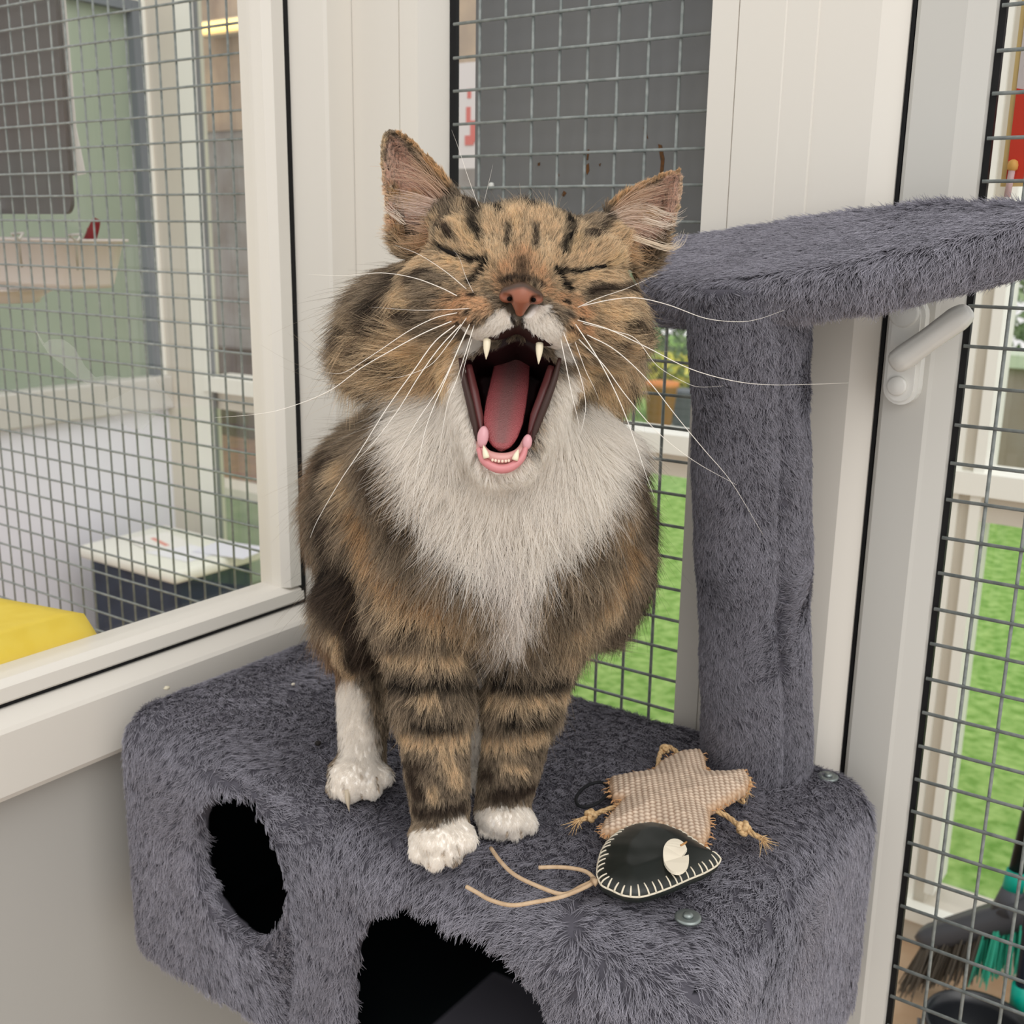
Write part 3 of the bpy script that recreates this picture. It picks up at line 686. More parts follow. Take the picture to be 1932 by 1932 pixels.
# post: slightly leaning, with a sewn seam
pb, pt = np.array([0.4325, -0.066, -0.004]), np.array([0.4165, -0.098, 0.322]); PR = 0.0358
pd = norm(pt - pb)
toc = np.array([0.62, -0.78, 0.0]); toc -= pd * (toc @ pd); toc = norm(toc); tos = np.cross(pd, toc)
def post_sdf(p):
    q = p - pb; t = q @ pd; r_ = q - t[..., None] * pd; x = r_ @ toc; y = r_ @ tos
    a = np.arctan2(y, x); rr = np.hypot(x, y)
    wv = 0.0012 * np.sin(t * 38 + 1.0) + 0.0008 * np.sin(t * 90)
    seam = 0.0065 * np.exp(-((a - SEAM - 0.05 * np.sin(t * 30)) * 0.036 / 0.0036) ** 2)
    return np.maximum(rr - (PR + wv * 0.6) + seam, np.abs(t - 0.165) - 0.172)
SEAM = 0.27
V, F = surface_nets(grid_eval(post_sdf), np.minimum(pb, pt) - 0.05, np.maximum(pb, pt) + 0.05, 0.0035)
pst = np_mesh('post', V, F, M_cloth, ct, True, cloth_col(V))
def post_flow(P, N):
    sw = np.stack([noise3(P, 22, 21), noise3(P, 22, 22), noise3(P, 22, 23)], 1); return np.array([0.1, -0.2, -0.8]) + sw * 1.0
plush('post_fur', pst, V, F, 17000, 0.0060, post_flow, lambda P, N: np.where((N @ pd < 0.7) & (N @ toc > -0.5), 1.0, 0.05), tint=0.80)  # pile colour darkened to paint in the shade on the post

# upper perch: rounded slab tilted towards the room
pn = norm(np.array([-0.15, -0.40, 1.0])); pc = np.array([0.4225, -0.108, 0.3405])
pxa = norm(np.cross(np.array([0, 1.0, 0]), pn)); pya = np.cross(pn, pxa)
PO = np.array([(0.318, -0.045), (0.330, -0.080), (0.350, -0.108), (0.390, -0.124), (0.430, -0.130), (0.480, -0.127), (0.530, -0.116), (0.570, -0.100), (0.600, -0.088), (0.613, -0.081), (0.608, -0.075), (0.594, -0.070), (0.562, -0.060), (0.518, -0.040), (0.464, -0.031), (0.41, -0.028), (0.36, -0.028), (0.330, -0.030)])
def top_pt(x, y): return np.array([x, y, pc[2] - (pn[0] * (x - pc[0]) + pn[1] * (y - pc[1])) / pn[2]])
PO2 = np.array([[(top_pt(x, y) - pc) @ pxa, (top_pt(x, y) - pc) @ pya] for x, y in PO])
def poly_sdf(x, y, poly):
    d = np.full(x.shape, 1e9); s = np.ones(x.shape); n = len(poly)
    for i in range(n):
        a, b = poly[i], poly[i - 1]; ex, ey = b[0] - a[0], b[1] - a[1]; wx, wy = x - a[0], y - a[1]
        t = np.clip((wx * ex + wy * ey) / (ex * ex + ey * ey), 0, 1); d = np.minimum(d, (wx - ex * t) ** 2 + (wy - ey * t) ** 2)
        c1 = y >= a[1]; c2 = y < b[1]; c3 = ex * wy > ey * wx
        s = np.where((c1 & c2 & c3) | (~c1 & ~c2 & ~c3), -s, s)
    return s * np.sqrt(d)
def perch_sdf(p):
    q = p - pc; x = q @ pxa; y = q @ pya; z = q @ pn; d2 = poly_sdf(x, y, PO2) + 0.012; dz = np.abs(z + 0.015) - 0.015 + 0.012
    return np.hypot(np.maximum(d2, 0), np.maximum(dz, 0)) + np.minimum(np.maximum(d2, dz), 0) - 0.012
V, F = surface_nets(grid_eval(perch_sdf), (0.30, -0.15, 0.255), (0.66, 0.012, 0.43), 0.004)
prc = np_mesh('perch', V, F, M_cloth, ct, True, cloth_col(V))
def perch_flow(P, N):
    sw = np.stack([noise3(P, 18, 31), noise3(P, 18, 32), noise3(P, 18, 33)], 1)
    return np.where(N[:, 2:3] > 0.75, np.array([-0.7, -0.6, 0.0]), np.array([-0.35, -0.1, -0.9])) + sw * 0.9
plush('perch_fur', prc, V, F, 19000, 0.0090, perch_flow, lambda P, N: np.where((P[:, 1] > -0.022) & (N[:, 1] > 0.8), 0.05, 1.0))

# washers and screws on the box top, stand below the box
M_wash = mat('washer_zinc', (140, 148, 146), rough=0.35, metal=0.7, spec=0.5)
for p in ((0.4791,-0.2689,0.004), (0.4801,-0.0555,-0.002)):
    wsh = build('washer', lathe(bmesh.new(), [(0.0072, 0.0), (0.0072, 0.0012), (0.0062, 0.0019), (0.0030, 0.0014)], 28, Matrix.Translation((p[0], p[1], 0.0030 if p[1] < -0.1 else -0.0025))), M_wash, ct, True)
    build('screw', lathe(bmesh.new(), [(0.0030, 0.0), (0.0028, 0.0014), (0.0015, 0.0022)], 16, Matrix.Translation((p[0], p[1], 0.0043 if p[1] < -0.1 else -0.0012))), M_wash, wsh, True)
for x, y in ((0.15, -0.13), (0.44, -0.22)):
    V, F = surface_nets(grid_eval(lambda p: np.maximum(np.hypot(p[..., 0] - x, p[..., 1] - y) - 0.040, np.abs(p[..., 2] + 0.53) - 0.345)), (x - 0.06, y - 0.06, -0.89), (x + 0.06, y + 0.06, -0.17), 0.012)
    np_mesh('lower_post', V, F, M_cloth, ct, True, cloth_col(V))
bm = box(bmesh.new(), 0.05, 0.52, -0.36, -0.02, FLOOR, FLOOR + 0.03, 0.01)
me = bpy.data.meshes.new('base_board'); bm.to_mesh(me); bm.free(); me.attributes.new('col', 'FLOAT_COLOR', 'POINT')
me.attributes['col'].data.foreach_set('color', np.tile(np.append(lin((70, 69, 77)), 1), len(me.vertices)).astype(np.float32)); link_mesh('base_board', me, M_cloth, ct)


# ================================================================ the cat: one implicit body in a cat frame (cm; right, up, towards the viewer)
CATO = np.array((0.3791,-0.2908,0.3264)); CATA = np.array(((0.82923,0.54931,-0.10312),(-0.05064,0.25759,0.96493),(0.55661,-0.79492,0.24141)))
def to_world(p): return CATO + np.asarray(p) @ CATA / 100.0
def dir_world(d): return np.asarray(d) @ CATA
#<SDF
HEAD = [  # ('e', centre, radii, blend) / ('c', a, b, ra, rb, blend)
 ('e', (-0.08,2.24,-5.3), (5.35, 3.40, 4.80), 0),
 ('e', (-3.83,4.37,-5.7), (1.93, 1.46, 2.33), 0.8),
 ('e', (3.67,4.37,-5.7), (1.93, 1.46, 2.33), 0.8),
 ('e', (-3.71,0.36,-4.1), (2.64, 2.53, 2.87), 0.9),
 ('e', (3.59,0.36,-4.1), (2.64, 2.53, 2.87), 0.9),
 ('e', (-5.63,-0.61,-7.5), (2.53, 2.41, 2.71), 1.4),
 ('e', (-3.09,3.22,-3.3), (1.86, 0.96, 1.69), 0.6),
 ('e', (2.99,3.22,-3.3), (1.86, 0.96, 1.69), 0.6),
 ('e', (-3.18,1.75,-3), (1.64, 0.85, 1.47), 0.45),
 ('e', (3.09,1.75,-3), (1.64, 0.85, 1.47), 0.45),
 ('c', (-0.05,3.59,-3.3), (-0.02,0.66,-1.3), 1.39, 0.95, 0.7),
 ('e', (-1.39,-0.82,-1.7), (1.53, 1.09, 1.42), 0.4),
 ('e', (1.34,-0.82,-1.7), (1.53, 1.09, 1.42), 0.4),
 ('e', (-0.08,-2.57,-5.7), (3.27, 3.79, 2.92), 0.6),
 ('e', (-0.06,-5.31,-4.5), (3.10, 3.73, 2.58), 0.8),
 ('c', (-2.9,-2.59,-4), (-1.09,-7.57,-2.5), 0.85, 0.72, 0.6),
 ('c', (2.79,-2.59,-4), (1.02,-7.57,-2.5), 0.85, 0.72, 0.6),
 ('e', (-0.04,-8.28,-2.7), (1.44, 0.72, 1.11), 0.5),
]
BODY = [
 ('e', (-1.53,-1.11,-11), (7.95, 5.41, 6.5), 1.2),
 ('e', (-0.2,-8,-11), (7.48, 6.36, 6.5), 1.2),
 ('e', (0.08,-13.16,-13), (7.37, 5.57, 7.0), 1.2),
 ('e', (-0.86,-12.06,-19), (10.27, 8.02, 9.0), 1.2),
 ('e', (-3.02,-11.85,-26), (10.53, 8.58, 8.0), 1.2),
 ('e', (-7.78,-17.5,-18), (2.74, 4.57, 5.5), 1.2),
 ('e', (6.31,-13.99,-18), (2.99, 4.22, 5.0), 1.2),
 ('c', (-7.66,-21.38,-18), (-7.03,-27.52,-17.3), 1.76, 1.39, 1.0),
 ('c', (-3.59,-16.39,-10.5), (-2.52,-22.58,-10.3), 2.65, 1.96, 1.2),
 ('c', (-2.52,-22.58,-10.3), (-1.17,-29.29,-10.5), 1.96, 1.58, 0.8),
 ('c', (3.49,-15.64,-12), (2.85,-22.31,-12.5), 2.78, 1.95, 1.2),
 ('c', (2.85,-22.31,-12.5), (2.44,-28.86,-13.5), 1.95, 1.58, 0.8),
 ('e', (-1.02,-30.15,-9.7), (1.80, 1.24, 1.9), 0.5),
 ('e', (2.67,-29.34,-12.7), (1.69, 1.11, 1.8), 0.5),
 ('e', (-7.06,-28.86,-16.7), (1.86, 1.45, 2.0), 0.6),
 ('c', (-0.36,-21.45,-22.5), (0.23,-27.95,-20), 1.64, 1.08, 0.8),
 ('e', (0.3,-28.79,-19), (1.21, 0.93, 1.6), 0.4),
] + [('c', a, b, r, r * 0.92, 0.16) for a, b, r in (
 ((-2,-30.21,-9.5), (-2.12,-30.86,-8.9), 0.65), ((-1.33,-30.45,-9.3), (-1.18,-31.17,-8.5), 0.67), ((-0.48,-30.22,-9.3), (-0.23,-30.72,-8.6), 0.64), ((0.18,-29.63,-9.5), (0.56,-29.94,-9), 0.59),
 ((1.79,-29.7,-12.9), (1.68,-30.33,-12.3), 0.59), ((2.35,-29.71,-12.7), (2.44,-30.34,-12), 0.61), ((3.1,-29.43,-12.5), (3.31,-30.01,-11.9), 0.61), ((3.73,-29.14,-12.7), (4.1,-29.51,-12.3), 0.59),
 ((-7.89,-29.19,-16.5), (-8.25,-29.6,-16), 0.72), ((-7.23,-29.11,-16.2), (-7.34,-29.63,-15.5), 0.78), ((-6.36,-28.93,-16.2), (-6.03,-29.29,-15.6), 0.75), ((-5.73,-28.44,-16.5), (-5.31,-28.64,-16.1), 0.62))]
EARS = [np.array(e)[:, :2] for e in (
 [(-4.04,6.24,-5.5), (-5.03,7.12,-5.5), (-5.93,7.98,-5.5), (-6.92,8.89,-5.5), (-7.71,9.29,-5.5), (-8.42,9.35,-5.5), (-8.82,9.01,-5.5), (-8.83,8.12,-5.5), (-8.52,6.78,-5.5), (-8.02,4.93,-5.5), (-7.55,3.22,-5.5), (-6.54,2.17,-5.5), (-4.98,3.83,-5.5)],
 [(3.67,6.48,-5.5), (4.64,7.4,-5.5), (5.88,8.31,-5.5), (6.98,8.95,-5.5), (7.61,9.11,-5.5), (7.87,8.65,-5.5), (7.94,7.62,-5.5), (7.77,6.58,-5.5), (7.48,5.36,-5.5), (7.04,3.69,-5.5), (6.02,2.83,-5.5), (4.65,4.43,-5.5)])]
EARC = np.array((-0.66,5.73,-5.1))[2]
MOUTH = np.array([(-2.84,-2.94,-1.5), (-2.63,-3.74,-1.5), (-2.08,-5.32,-1.5), (-1.58,-6.91,-1.5), (-1.27,-7.92,-1.5), (-0.73,-8.51,-1.5), (-0.02,-8.64,-1.5), (0.62,-8.32,-1.5), (1.05,-7.55,-1.5), (1.37,-6.55,-1.5), (1.77,-5.13,-1.5), (2.1,-3.57,-1.5), (2.34,-2.64,-1.5),
 (2.32,-2.23,-1.5), (1.69,-2.28,-1.5), (0.94,-1.93,-1.5), (0.3,-1.62,-1.5), (-0.08,-1.51,-1.5), (-0.41,-1.71,-1.5), (-1.02,-2.12,-1.5), (-1.88,-2.44,-1.5), (-2.55,-2.58,-1.5)])[:, :2]
EYES = [[(-4.7,2.55,-2), (-4.04,2.26,-1.7), (-3.35,2.07,-1.6), (-2.63,2,-1.6), (-1.97,1.99,-1.7)], [(1.38,1.98,-1.8), (2.11,2,-1.6), (2.78,2.11,-1.6), (3.46,2.35,-1.8), (4.06,2.65,-2.2)]]

def poly2(x, y, poly):
    d = np.full(x.shape, 1e9); s = np.ones(x.shape)
    for i in range(len(poly)):
        a, b = poly[i], poly[i - 1]; ex, ey = b[0] - a[0], b[1] - a[1]; wx, wy = x - a[0], y - a[1]
        t = np.clip((wx * ex + wy * ey) / (ex * ex + ey * ey), 0, 1); d = np.minimum(d, (wx - ex * t) ** 2 + (wy - ey * t) ** 2)
        c1 = y >= a[1]; c2 = y < b[1]; c3 = ex * wy > ey * wx
        s = np.where((c1 & c2 & c3) | (~c1 & ~c2 & ~c3), -s, s)
    return s * np.sqrt(d)
def seg_d(p, a, b):
    a, b = np.asarray(a), np.asarray(b); ab = b - a; t = np.clip(((p - a) @ ab) / (ab @ ab), 0, 1)
    return np.linalg.norm(p - a - t[..., None] * ab, axis=-1), t
def prim_d(pr, p):
    if pr[0] == 'e':
        r = np.asarray(pr[2]); q = (p - np.asarray(pr[1])); k0 = np.linalg.norm(q / r, axis=-1); k1 = np.linalg.norm(q / (r * r), axis=-1)
        return k0 * (k0 - 1) / np.maximum(k1, 1e-6)
    d, t = seg_d(p, pr[1], pr[2]); return d - (pr[3] + (pr[4] - pr[3]) * t)
def prim_box(pr):
    if pr[0] == 'e': c, r = np.asarray(pr[1]), np.asarray(pr[2]); return c - r, c + r
    a, b, r = np.asarray(pr[1]), np.asarray(pr[2]), max(pr[3], pr[4]); return np.minimum(a, b) - r, np.maximum(a, b) + r
def ear_d(p, k):
    d2 = poly2(p[..., 0], p[..., 1], EARS[k]); s = np.clip(-d2 / 1.1, 0, 1); s = s * s * (3 - 2 * s)
    cs = EARC - 1.5 * s
    return np.maximum(d2 + 0.05, np.abs(p[..., 2] - cs) - 0.17) * 0.8
def mouth_d(p):
    d2 = poly2(p[..., 0], p[..., 1], MOUTH)
    return np.maximum(d2 + 0.10 * np.maximum(0, -1.2 - p[..., 2]), -(p[..., 2] + 8.0))
def eye_d(p):
    return np.minimum.reduce([seg_d(p * np.array([1, 1, 0.55]), np.array(a) * [1, 1, 0.55], np.array(b) * [1, 1, 0.55])[0] for e in EYES for a, b in zip(e, e[1:])])
def finish_d(d, p, up, base):
    d = smin(d, np.minimum(ear_d(p, 0), ear_d(p, 1)), 0.5)
    m = mouth_d(p); d = -smin(-d, m, 0.22)
    e = eye_d(p) - 0.10; d = -smin(-d, e, 0.12)
    return np.maximum(d, -(p @ up + base))
UP = np.array((-0.10312,0.96493,0.24141)); BASE = 32.342
def cat_sdf(p):
    d = np.full(p.shape[:-1], 1e3)
    for pr in HEAD + BODY: d = smin(d, prim_d(pr, p), pr[-1])
    return finish_d(d, p, UP, BASE)
#SDF>
def cat_grid(lo, n, h):
    D = np.full(tuple(n), 1e3, np.float32); ax = [lo[k] + h * np.arange(n[k]) for k in range(3)]
    def sub(b0, b1, m):
        return tuple(slice(max(0, int((b0[k] - m - lo[k]) / h)), min(int(n[k]), int((b1[k] + m - lo[k]) / h) + 2)) for k in range(3))
    def pts(s): return np.stack(np.meshgrid(*[ax[k][s[k]] for k in range(3)], indexing='ij'), -1)
    for pr in HEAD + BODY:
        b0, b1 = prim_box(pr); s = sub(b0, b1, 1.6); D[s] = smin(D[s], prim_d(pr, pts(s)), pr[-1])
    for k in (0, 1):
        e = EARS[k]; s = sub((e[:, 0].min(), e[:, 1].min(), EARC - 1.8), (e[:, 0].max(), e[:, 1].max(), EARC + 0.3), 0.8); D[s] = smin(D[s], ear_d(pts(s), k), 0.5)
    s = sub((MOUTH[:, 0].min(), MOUTH[:, 1].min(), -8.3), (MOUTH[:, 0].max(), MOUTH[:, 1].max(), 1.5), 0.6); P = pts(s); D[s] = -smin(-D[s], mouth_d(P), 0.22)
    for e in EYES:
        e = np.array(e); s = sub(e.min(0), e.max(0), 0.7); D[s] = -smin(-D[s], eye_d(pts(s)) - 0.10, 0.12)
    lowest = int(max(2, n[1] * 0.35)); s = (slice(None), slice(0, lowest), slice(None)); D[s] = np.maximum(D[s], -(pts(s) @ UP + BASE))
    return D
CV, CF_ = surface_nets(cat_grid, (-16.0, -36.0, -27.0), (11.5, 11.5, 2.5), 0.19)

# ---- coat pattern: strokes of colour laid over the body (colour, half width cm, softness, points)
TAN, MID, DRK, BLK, ORG, WHT, CRM, RUST, GRY, PNK = (186,166,138), (122,109,93), (62,52,44), (28,24,21), (192,162,130), (252,247,240), (208,186,152), (112,91,72), (214,208,202), (206,180,164)
OCH, TOE_GAP, WHC, EAR = (148,122,92), (150,130,104), (208,190,162), (176,147,112)  # the toe colour draws painted shade in the gaps between the toes
STROKES = [
 (RUST,1.71,1.14,[(-11.67,-5.74,-9.13),(-14.64,-9.97,-24.95),(-13.68,-15.65,-24.56),(-10.65,-20.1,-15.96),(-9.19,-22.54,-17.38)]),
 (RUST,1.14,0.85,[(-10.23,-4.83,-10.13),(-13.29,-8.25,-24.89)]),
 (MID,1.71,1.14,[(-7.39,-17.67,-12.55),(-6.39,-21.33,-16.19)]),
 (DRK,1.31,0.97,[(-8.58,-5.57,-10.28),(-10.95,-8.11,-22.03),(-10.17,-11.77,-15.17),(-9.7,-15.1,-14.78),(-8.46,-17.16,-12.67)]),
 (BLK,0.51,0.63,[(-10.96,-8.88,-21.47),(-10.22,-13.15,-15.45),(-9.13,-15.65,-13.69)]),
 (DRK,1.57,0.97,[(-8.14,-14.83,-13.06),(-7.08,-17.65,-12.68),(-7.23,-20.07,-13.57)]),
 (TAN,0.57,0.51,[(-8.95,-8.2,-15.5),(-7.71,-10.83,-12.28),(-6.51,-12.91,-9.84),(-4.73,-14.33,-7.85)]),
 (OCH,0.57,0.57,[(-7.96,-10.52,-12.67),(-6.28,-13.19,-9.43),(-4.05,-14.69,-7.46),(-1.83,-15.12,-6.69)]),
 (DRK,0.51,0.51,[(-6.64,-7.4,-7.72),(-6.08,-8.88,-7.06),(-4.74,-11.13,-6.91)]),
 (DRK,0.74,0.63,[(-3.85,-16.51,-7.78),(-1.98,-16.9,-7.86)]),
 (TAN,0.63,0.57,[(-4.93,-15.44,-8.11),(-2.66,-16.03,-7.42),(-1.1,-16.45,-7.44)]),
 (TAN,0.51,0.46,[(-3.33,-18.45,-8.02),(-1.59,-17.83,-8.47)]),
 (DRK,0.57,0.51,[(-6.42,-18.28,-13.29),(-4.3,-18.13,-8.19)]),
 (MID,0.85,0.85,[(-3.41,-17.69,-7.95),(-0.96,-18.13,-9.06)]),
 (TAN,0.57,0.57,[(-9.01,-18.94,-13.38),(-8.37,-21.9,-16.05)]),
 (DRK,1.77,0.97,[(7.79,-6.11,-9.97),(9.47,-9.35,-18.04),(9.82,-12.83,-17.46),(9.22,-15.34,-17.14)]),
 (BLK,0.57,0.68,[(7.63,-7.06,-10.38),(9.52,-10.76,-17.89),(9.32,-13.89,-16.49)]),
 (OCH,0.57,0.51,[(6.67,-8.49,-8.43),(7.46,-10.94,-13.56),(6.22,-13.2,-9.11)]),
 (TAN,0.51,0.46,[(7.01,-13.5,-10.63),(5.85,-15.13,-9.31),(4.39,-16.19,-8.65)]),
 (MID,0.74,0.68,[(6.34,-15.81,-10.55),(4.87,-17.17,-9.73)]),
 (DRK,0.68,0.63,[(7.7,-16.33,-14.47),(5.72,-18.07,-11.51)]),
 (TAN,0.40,0.40,[(5.83,-16.83,-10.61),(4.33,-17.88,-9.78)]),
 (MID,1.43,0.85,[(-3.2,-19.52,-8.1),(-2.42,-22.19,-8.14),(-1.58,-26.83,-8.69)]),
 (MID,1.43,0.85,[(3.17,-18.65,-9.76),(2.67,-22.27,-10.33),(2.3,-27.05,-11.52)]),
 (TAN,0.40,0.40,[(-5.22,-19.04,-9.17),(-3.26,-18.97,-8.06),(-1.5,-18.65,-8.72)]),
 (BLK,0.46,0.34,[(-6.63,-21.55,-16.1),(-4.35,-20.61,-8.72),(-2.48,-20.43,-8.21),(-0.75,-20.16,-9.93)]),
 (TAN,0.57,0.34,[(-5.81,-23.23,-17.7),(-2.65,-21.55,-8.18),(-0.64,-23.1,-20.38)]),
 (BLK,0.34,0.29,[(-5.64,-24.63,-17.78),(-3.1,-22.91,-8.24),(-1.29,-22.8,-8.51),(-0.44,-24.53,-19.94)]),
 (TAN,0.63,0.40,[(-3.8,-24.15,-9.12),(-1.75,-24.02,-8.47),(-0.45,-23.79,-9.66)]),
 (DRK,0.26,0.26,[(-3.69,-25.65,-9.88),(-2.52,-25.45,-8.65)]),
 (TAN,0.40,0.34,[(-1.33,-25.09,-8.68),(-0.53,-26.26,-9.17)]),
 (DRK,0.51,0.40,[(-3.09,-26.19,-9.14),(-2.69,-27.39,-9.14)]),
 (DRK,0.46,0.40,[(-2.69,-28.4,-9.45),(-1.26,-28.21,-8.81),(-0.1,-27.84,-9.47)]),
 (TAN,0.26,0.29,[(-1.88,-26.87,-8.7),(-1.66,-27.47,-8.75)]),
 (BLK,0.48,0.34,[(1.28,-20.06,-10.98),(3.03,-20.03,-10.05),(4.9,-19.58,-10.76),(6.2,-19.05,-12.06)]),
 (TAN,0.51,0.34,[(1.13,-21.5,-11.24),(3.18,-21.25,-10.27),(5.41,-20.62,-12.06)]),
 (BLK,0.29,0.26,[(2.08,-22.63,-10.51),(3.35,-22.58,-10.42),(4.59,-22.18,-11.14)]),
 (TAN,0.57,0.40,[(0.99,-24.44,-12.16),(2.57,-24.03,-10.83),(3.92,-23.33,-10.88)]),
 (DRK,0.40,0.34,[(0.7,-27.67,-19.03),(1.39,-26.27,-11.86)]),
 (TAN,0.34,0.34,[(2.27,-25.54,-11.23),(3.27,-25.76,-11.33)]),
 (DRK,0.57,0.40,[(0.75,-29.16,-17.53),(2.19,-27.48,-11.62),(3.91,-26.94,-12.12)]),
 (WHT,1.31,0.74,[(-8.36,-23.85,-16.41),(-7.71,-25.96,-16.07),(-6.87,-27.77,-15.38)]),
 (WHT,1.71,0.46,[(-7.51,-28.72,-14.75),(-6.04,-28.61,-15.05)]),
 (WHT,1.08,0.29,[(-2.55,-30.62,-8.55),(-1.39,-30.39,-7.87),(-0.41,-29.73,-8.01),(0.57,-29.31,-8.99)]),
 (WHT,0.85,0.29,[(-2.09,-31.32,-8.49),(-0.84,-31.21,-7.97)]),
 (WHT,0.97,0.29,[(1.17,-29.87,-12.31),(2.58,-29.3,-10.9),(4.17,-29.11,-11.84)]),
 (WHT,0.74,0.29,[(1.42,-30.48,-11.8),(3.01,-30.24,-11.45),(4.4,-29.64,-11.85)]),
 (WHT,0.97,0.68,[(-0.1,-24.34,-19.93),(0.28,-28.75,-17.38)]),
 (TOE_GAP,0.06,0.09,[(-1.66,-30.52,-8),(-1.42,-31.47,-8)]),
 (TOE_GAP,0.06,0.09,[(-0.75,-30.33,-7.82),(-0.55,-31.33,-8.45)]),
 (TOE_GAP,0.06,0.09,[(-0.01,-30.02,-8.12),(0.24,-30.64,-8.23)]),
 (TOE_GAP,0.06,0.09,[(1.99,-29.77,-11.19),(2.09,-30.66,-11.38)]),
 (TOE_GAP,0.06,0.09,[(2.81,-29.6,-10.95),(2.95,-30.52,-11.49)]),
 (TOE_GAP,0.06,0.09,[(3.62,-29.45,-11.2),(3.84,-30.15,-11.72)]),
 (TOE_GAP,0.06,0.09,[(-7.72,-29.03,-14.83),(-7.64,-29.7,-14.83)]),
 (TOE_GAP,0.07,0.09,[(-6.67,-28.31,-14.89),(-6.53,-29.72,-15.15)]),
 (TOE_GAP,0.06,0.09,[(-5.75,-28.48,-15.35),(-5.56,-29.24,-15.09)]),
 (WHT,1.25,0.74,[(-4.8,-5.46,-6.5),(-3.57,-7.48,-5.19),(-2.77,-9.14,-4.99)]),
 (WHT,2.56,0.85,[(-2.62,-7.71,-4.3),(-1.57,-9.3,-4.64),(0.03,-10.55,-5.04)]),
 (WHT,2.56,0.85,[(3.32,-6.33,-5.33),(2.4,-8.52,-4.8),(0.86,-10.16,-4.95)]),
 (WHT,1.14,0.74,[(4.79,-5.45,-6.9),(4.24,-7.67,-5.77),(3.87,-9.49,-5.74)]),
 (WHT,1.43,0.74,[(-2.67,-10,-5.2),(-1.68,-11.05,-5.43),(-0.09,-12.04,-5.7)]),
 (WHT,1.43,0.74,[(3.17,-9.87,-5.5),(1.91,-11.5,-5.79),(0.52,-12.26,-5.78)]),
 (GRY,0.85,0.85,[(0.45,-12.86,-5.91),(1.62,-13.92,-6.21),(1.51,-15.46,-6.75)]),
 (GRY,0.40,0.57,[(1.29,-16.13,-7.16),(0.61,-18.41,-10.44),(-0.06,-21.9,-20.67)]),
 (WHT,0.74,0.57,[(-5.7,-4.75,-7.22),(-4.28,-4.68,-6.22)]),
 (WHT,1.43,0.85,[(-2.99,-4.16,-3),(-2.12,-6.36,-2.3)]),
 (WHT,1.03,0.68,[(4.38,-4.25,-7.38),(5.79,-4.88,-8.7)]),
 (WHT,1.14,0.63,[(-3.36,-4.51,-5.35),(-2.43,-6.9,-3.15),(-1.64,-8.47,-3.87)]),
 (WHT,1.14,0.63,[(3.06,-3.96,-3.2),(2.49,-6.31,-2.99),(1.73,-8.07,-3.57)]),
 (WHT,1.14,0.63,[(-1.32,-8.85,-4.1),(0.01,-9.17,-4.11),(1.22,-8.6,-2.34)]),
 (WHT,0.57,0.29,[(-0.87,-8.57,-1.88),(-0.01,-8.82,-1.93),(0.77,-8.42,-1.79)]),
 (MID,3.42,1.71,[(-5.36,-0.15,-1.91),(-6.32,-1.44,-4.83)]),
 (MID,2.56,1.71,[(5.29,1.19,-2.09),(5.96,-0.71,-3.61)]),
 (TAN,1.43,1.14,[(-5.71,3.02,-4.92),(-5.84,1.04,-2.56)]),
 (TAN,1.71,1.14,[(4.83,4.04,-3.79),(4.62,2.26,-2.26)]),
 (TAN,2.56,1.43,[(-2.69,3.05,-1.24),(-0.42,3.51,-0.85),(1.92,3.31,-1.1)]),
 (TAN,1.14,0.85,[(-8.49,-0.68,-7.38),(-6.29,-1.97,-5.17),(-3.81,-2.45,-3.82)]),
 (TAN,1.14,0.85,[(-9.27,-2.76,-10.52),(-6.24,-3.28,-6.25),(-4.1,-3.15,-5.24)]),
 (TAN,1.14,0.85,[(4.01,-0.21,-1.34),(5.31,-0.96,-2.5),(6.49,-1.46,-10.6)]),
 (CRM,0.68,0.57,[(-4.59,-2.53,-4.9),(-3.39,-3.31,-3.36)]),
 (CRM,0.68,0.57,[(3.61,-2.43,-3.58),(5.52,-2.75,-8.7)]),
 (DRK,0.34,0.34,[(-10.47,1.08,-9.04),(-9.08,1.84,-9.61),(-7.86,2.27,-9.45)]),
 (BLK,0.29,0.34,[(-7.63,2.17,-6.09),(-8.33,2.17,-9.52),(-9.01,1.36,-9.51)]),
 (DRK,0.40,0.40,[(-6.62,0.76,-5.13),(-7.25,-0.29,-5.39),(-9.18,-0.04,-9.69)]),
 (BLK,0.23,0.29,[(-7.11,0.67,-5.71),(-7.15,0.07,-5.39)]),
 (DRK,0.26,0.29,[(-5.33,-0.53,-2.06),(-5.97,-0.8,-3.32)]),
 (DRK,0.34,0.34,[(-8.37,-1.58,-7.31),(-6.67,-1.04,-4.91),(-5,-0.91,-2.03)]),
 (DRK,0.34,0.34,[(-8.76,-2.55,-8.89),(-6.73,-2.56,-5.89),(-5.32,-2.97,-5.54)]),
 (DRK,0.26,0.29,[(-10.64,-1.13,-9.88),(-8.92,-0.9,-8.52)]),
 (DRK,0.29,0.34,[(-10.57,-2.03,-10.13),(-9.29,-1.63,-9.66)]),
 (DRK,0.34,0.34,[(-8.52,-3.92,-10.73),(-6.23,-3.94,-6.97)]),
 (DRK,0.40,0.40,[(-3.59,1.46,-1.34),(-5.21,0.96,-1.82),(-6.91,1.68,-6.88)]),
 (MID,0.40,0.34,[(-3.81,1.02,-1.31),(-5.15,0.52,-1.69)]),
 (DRK,0.29,0.34,[(-5.74,2.9,-5.41),(-6.84,2.39,-5.34),(-7.29,2.13,-5.71)]),
 (TAN,0.29,0.29,[(-5.44,2.08,-2.99),(-3.87,1.5,-1.4),(-2.74,1.29,-1.21)]),
 (CRM,0.23,0.23,[(-6.39,-0.4,-4.21),(-5.33,-0.46,-2.01)]),
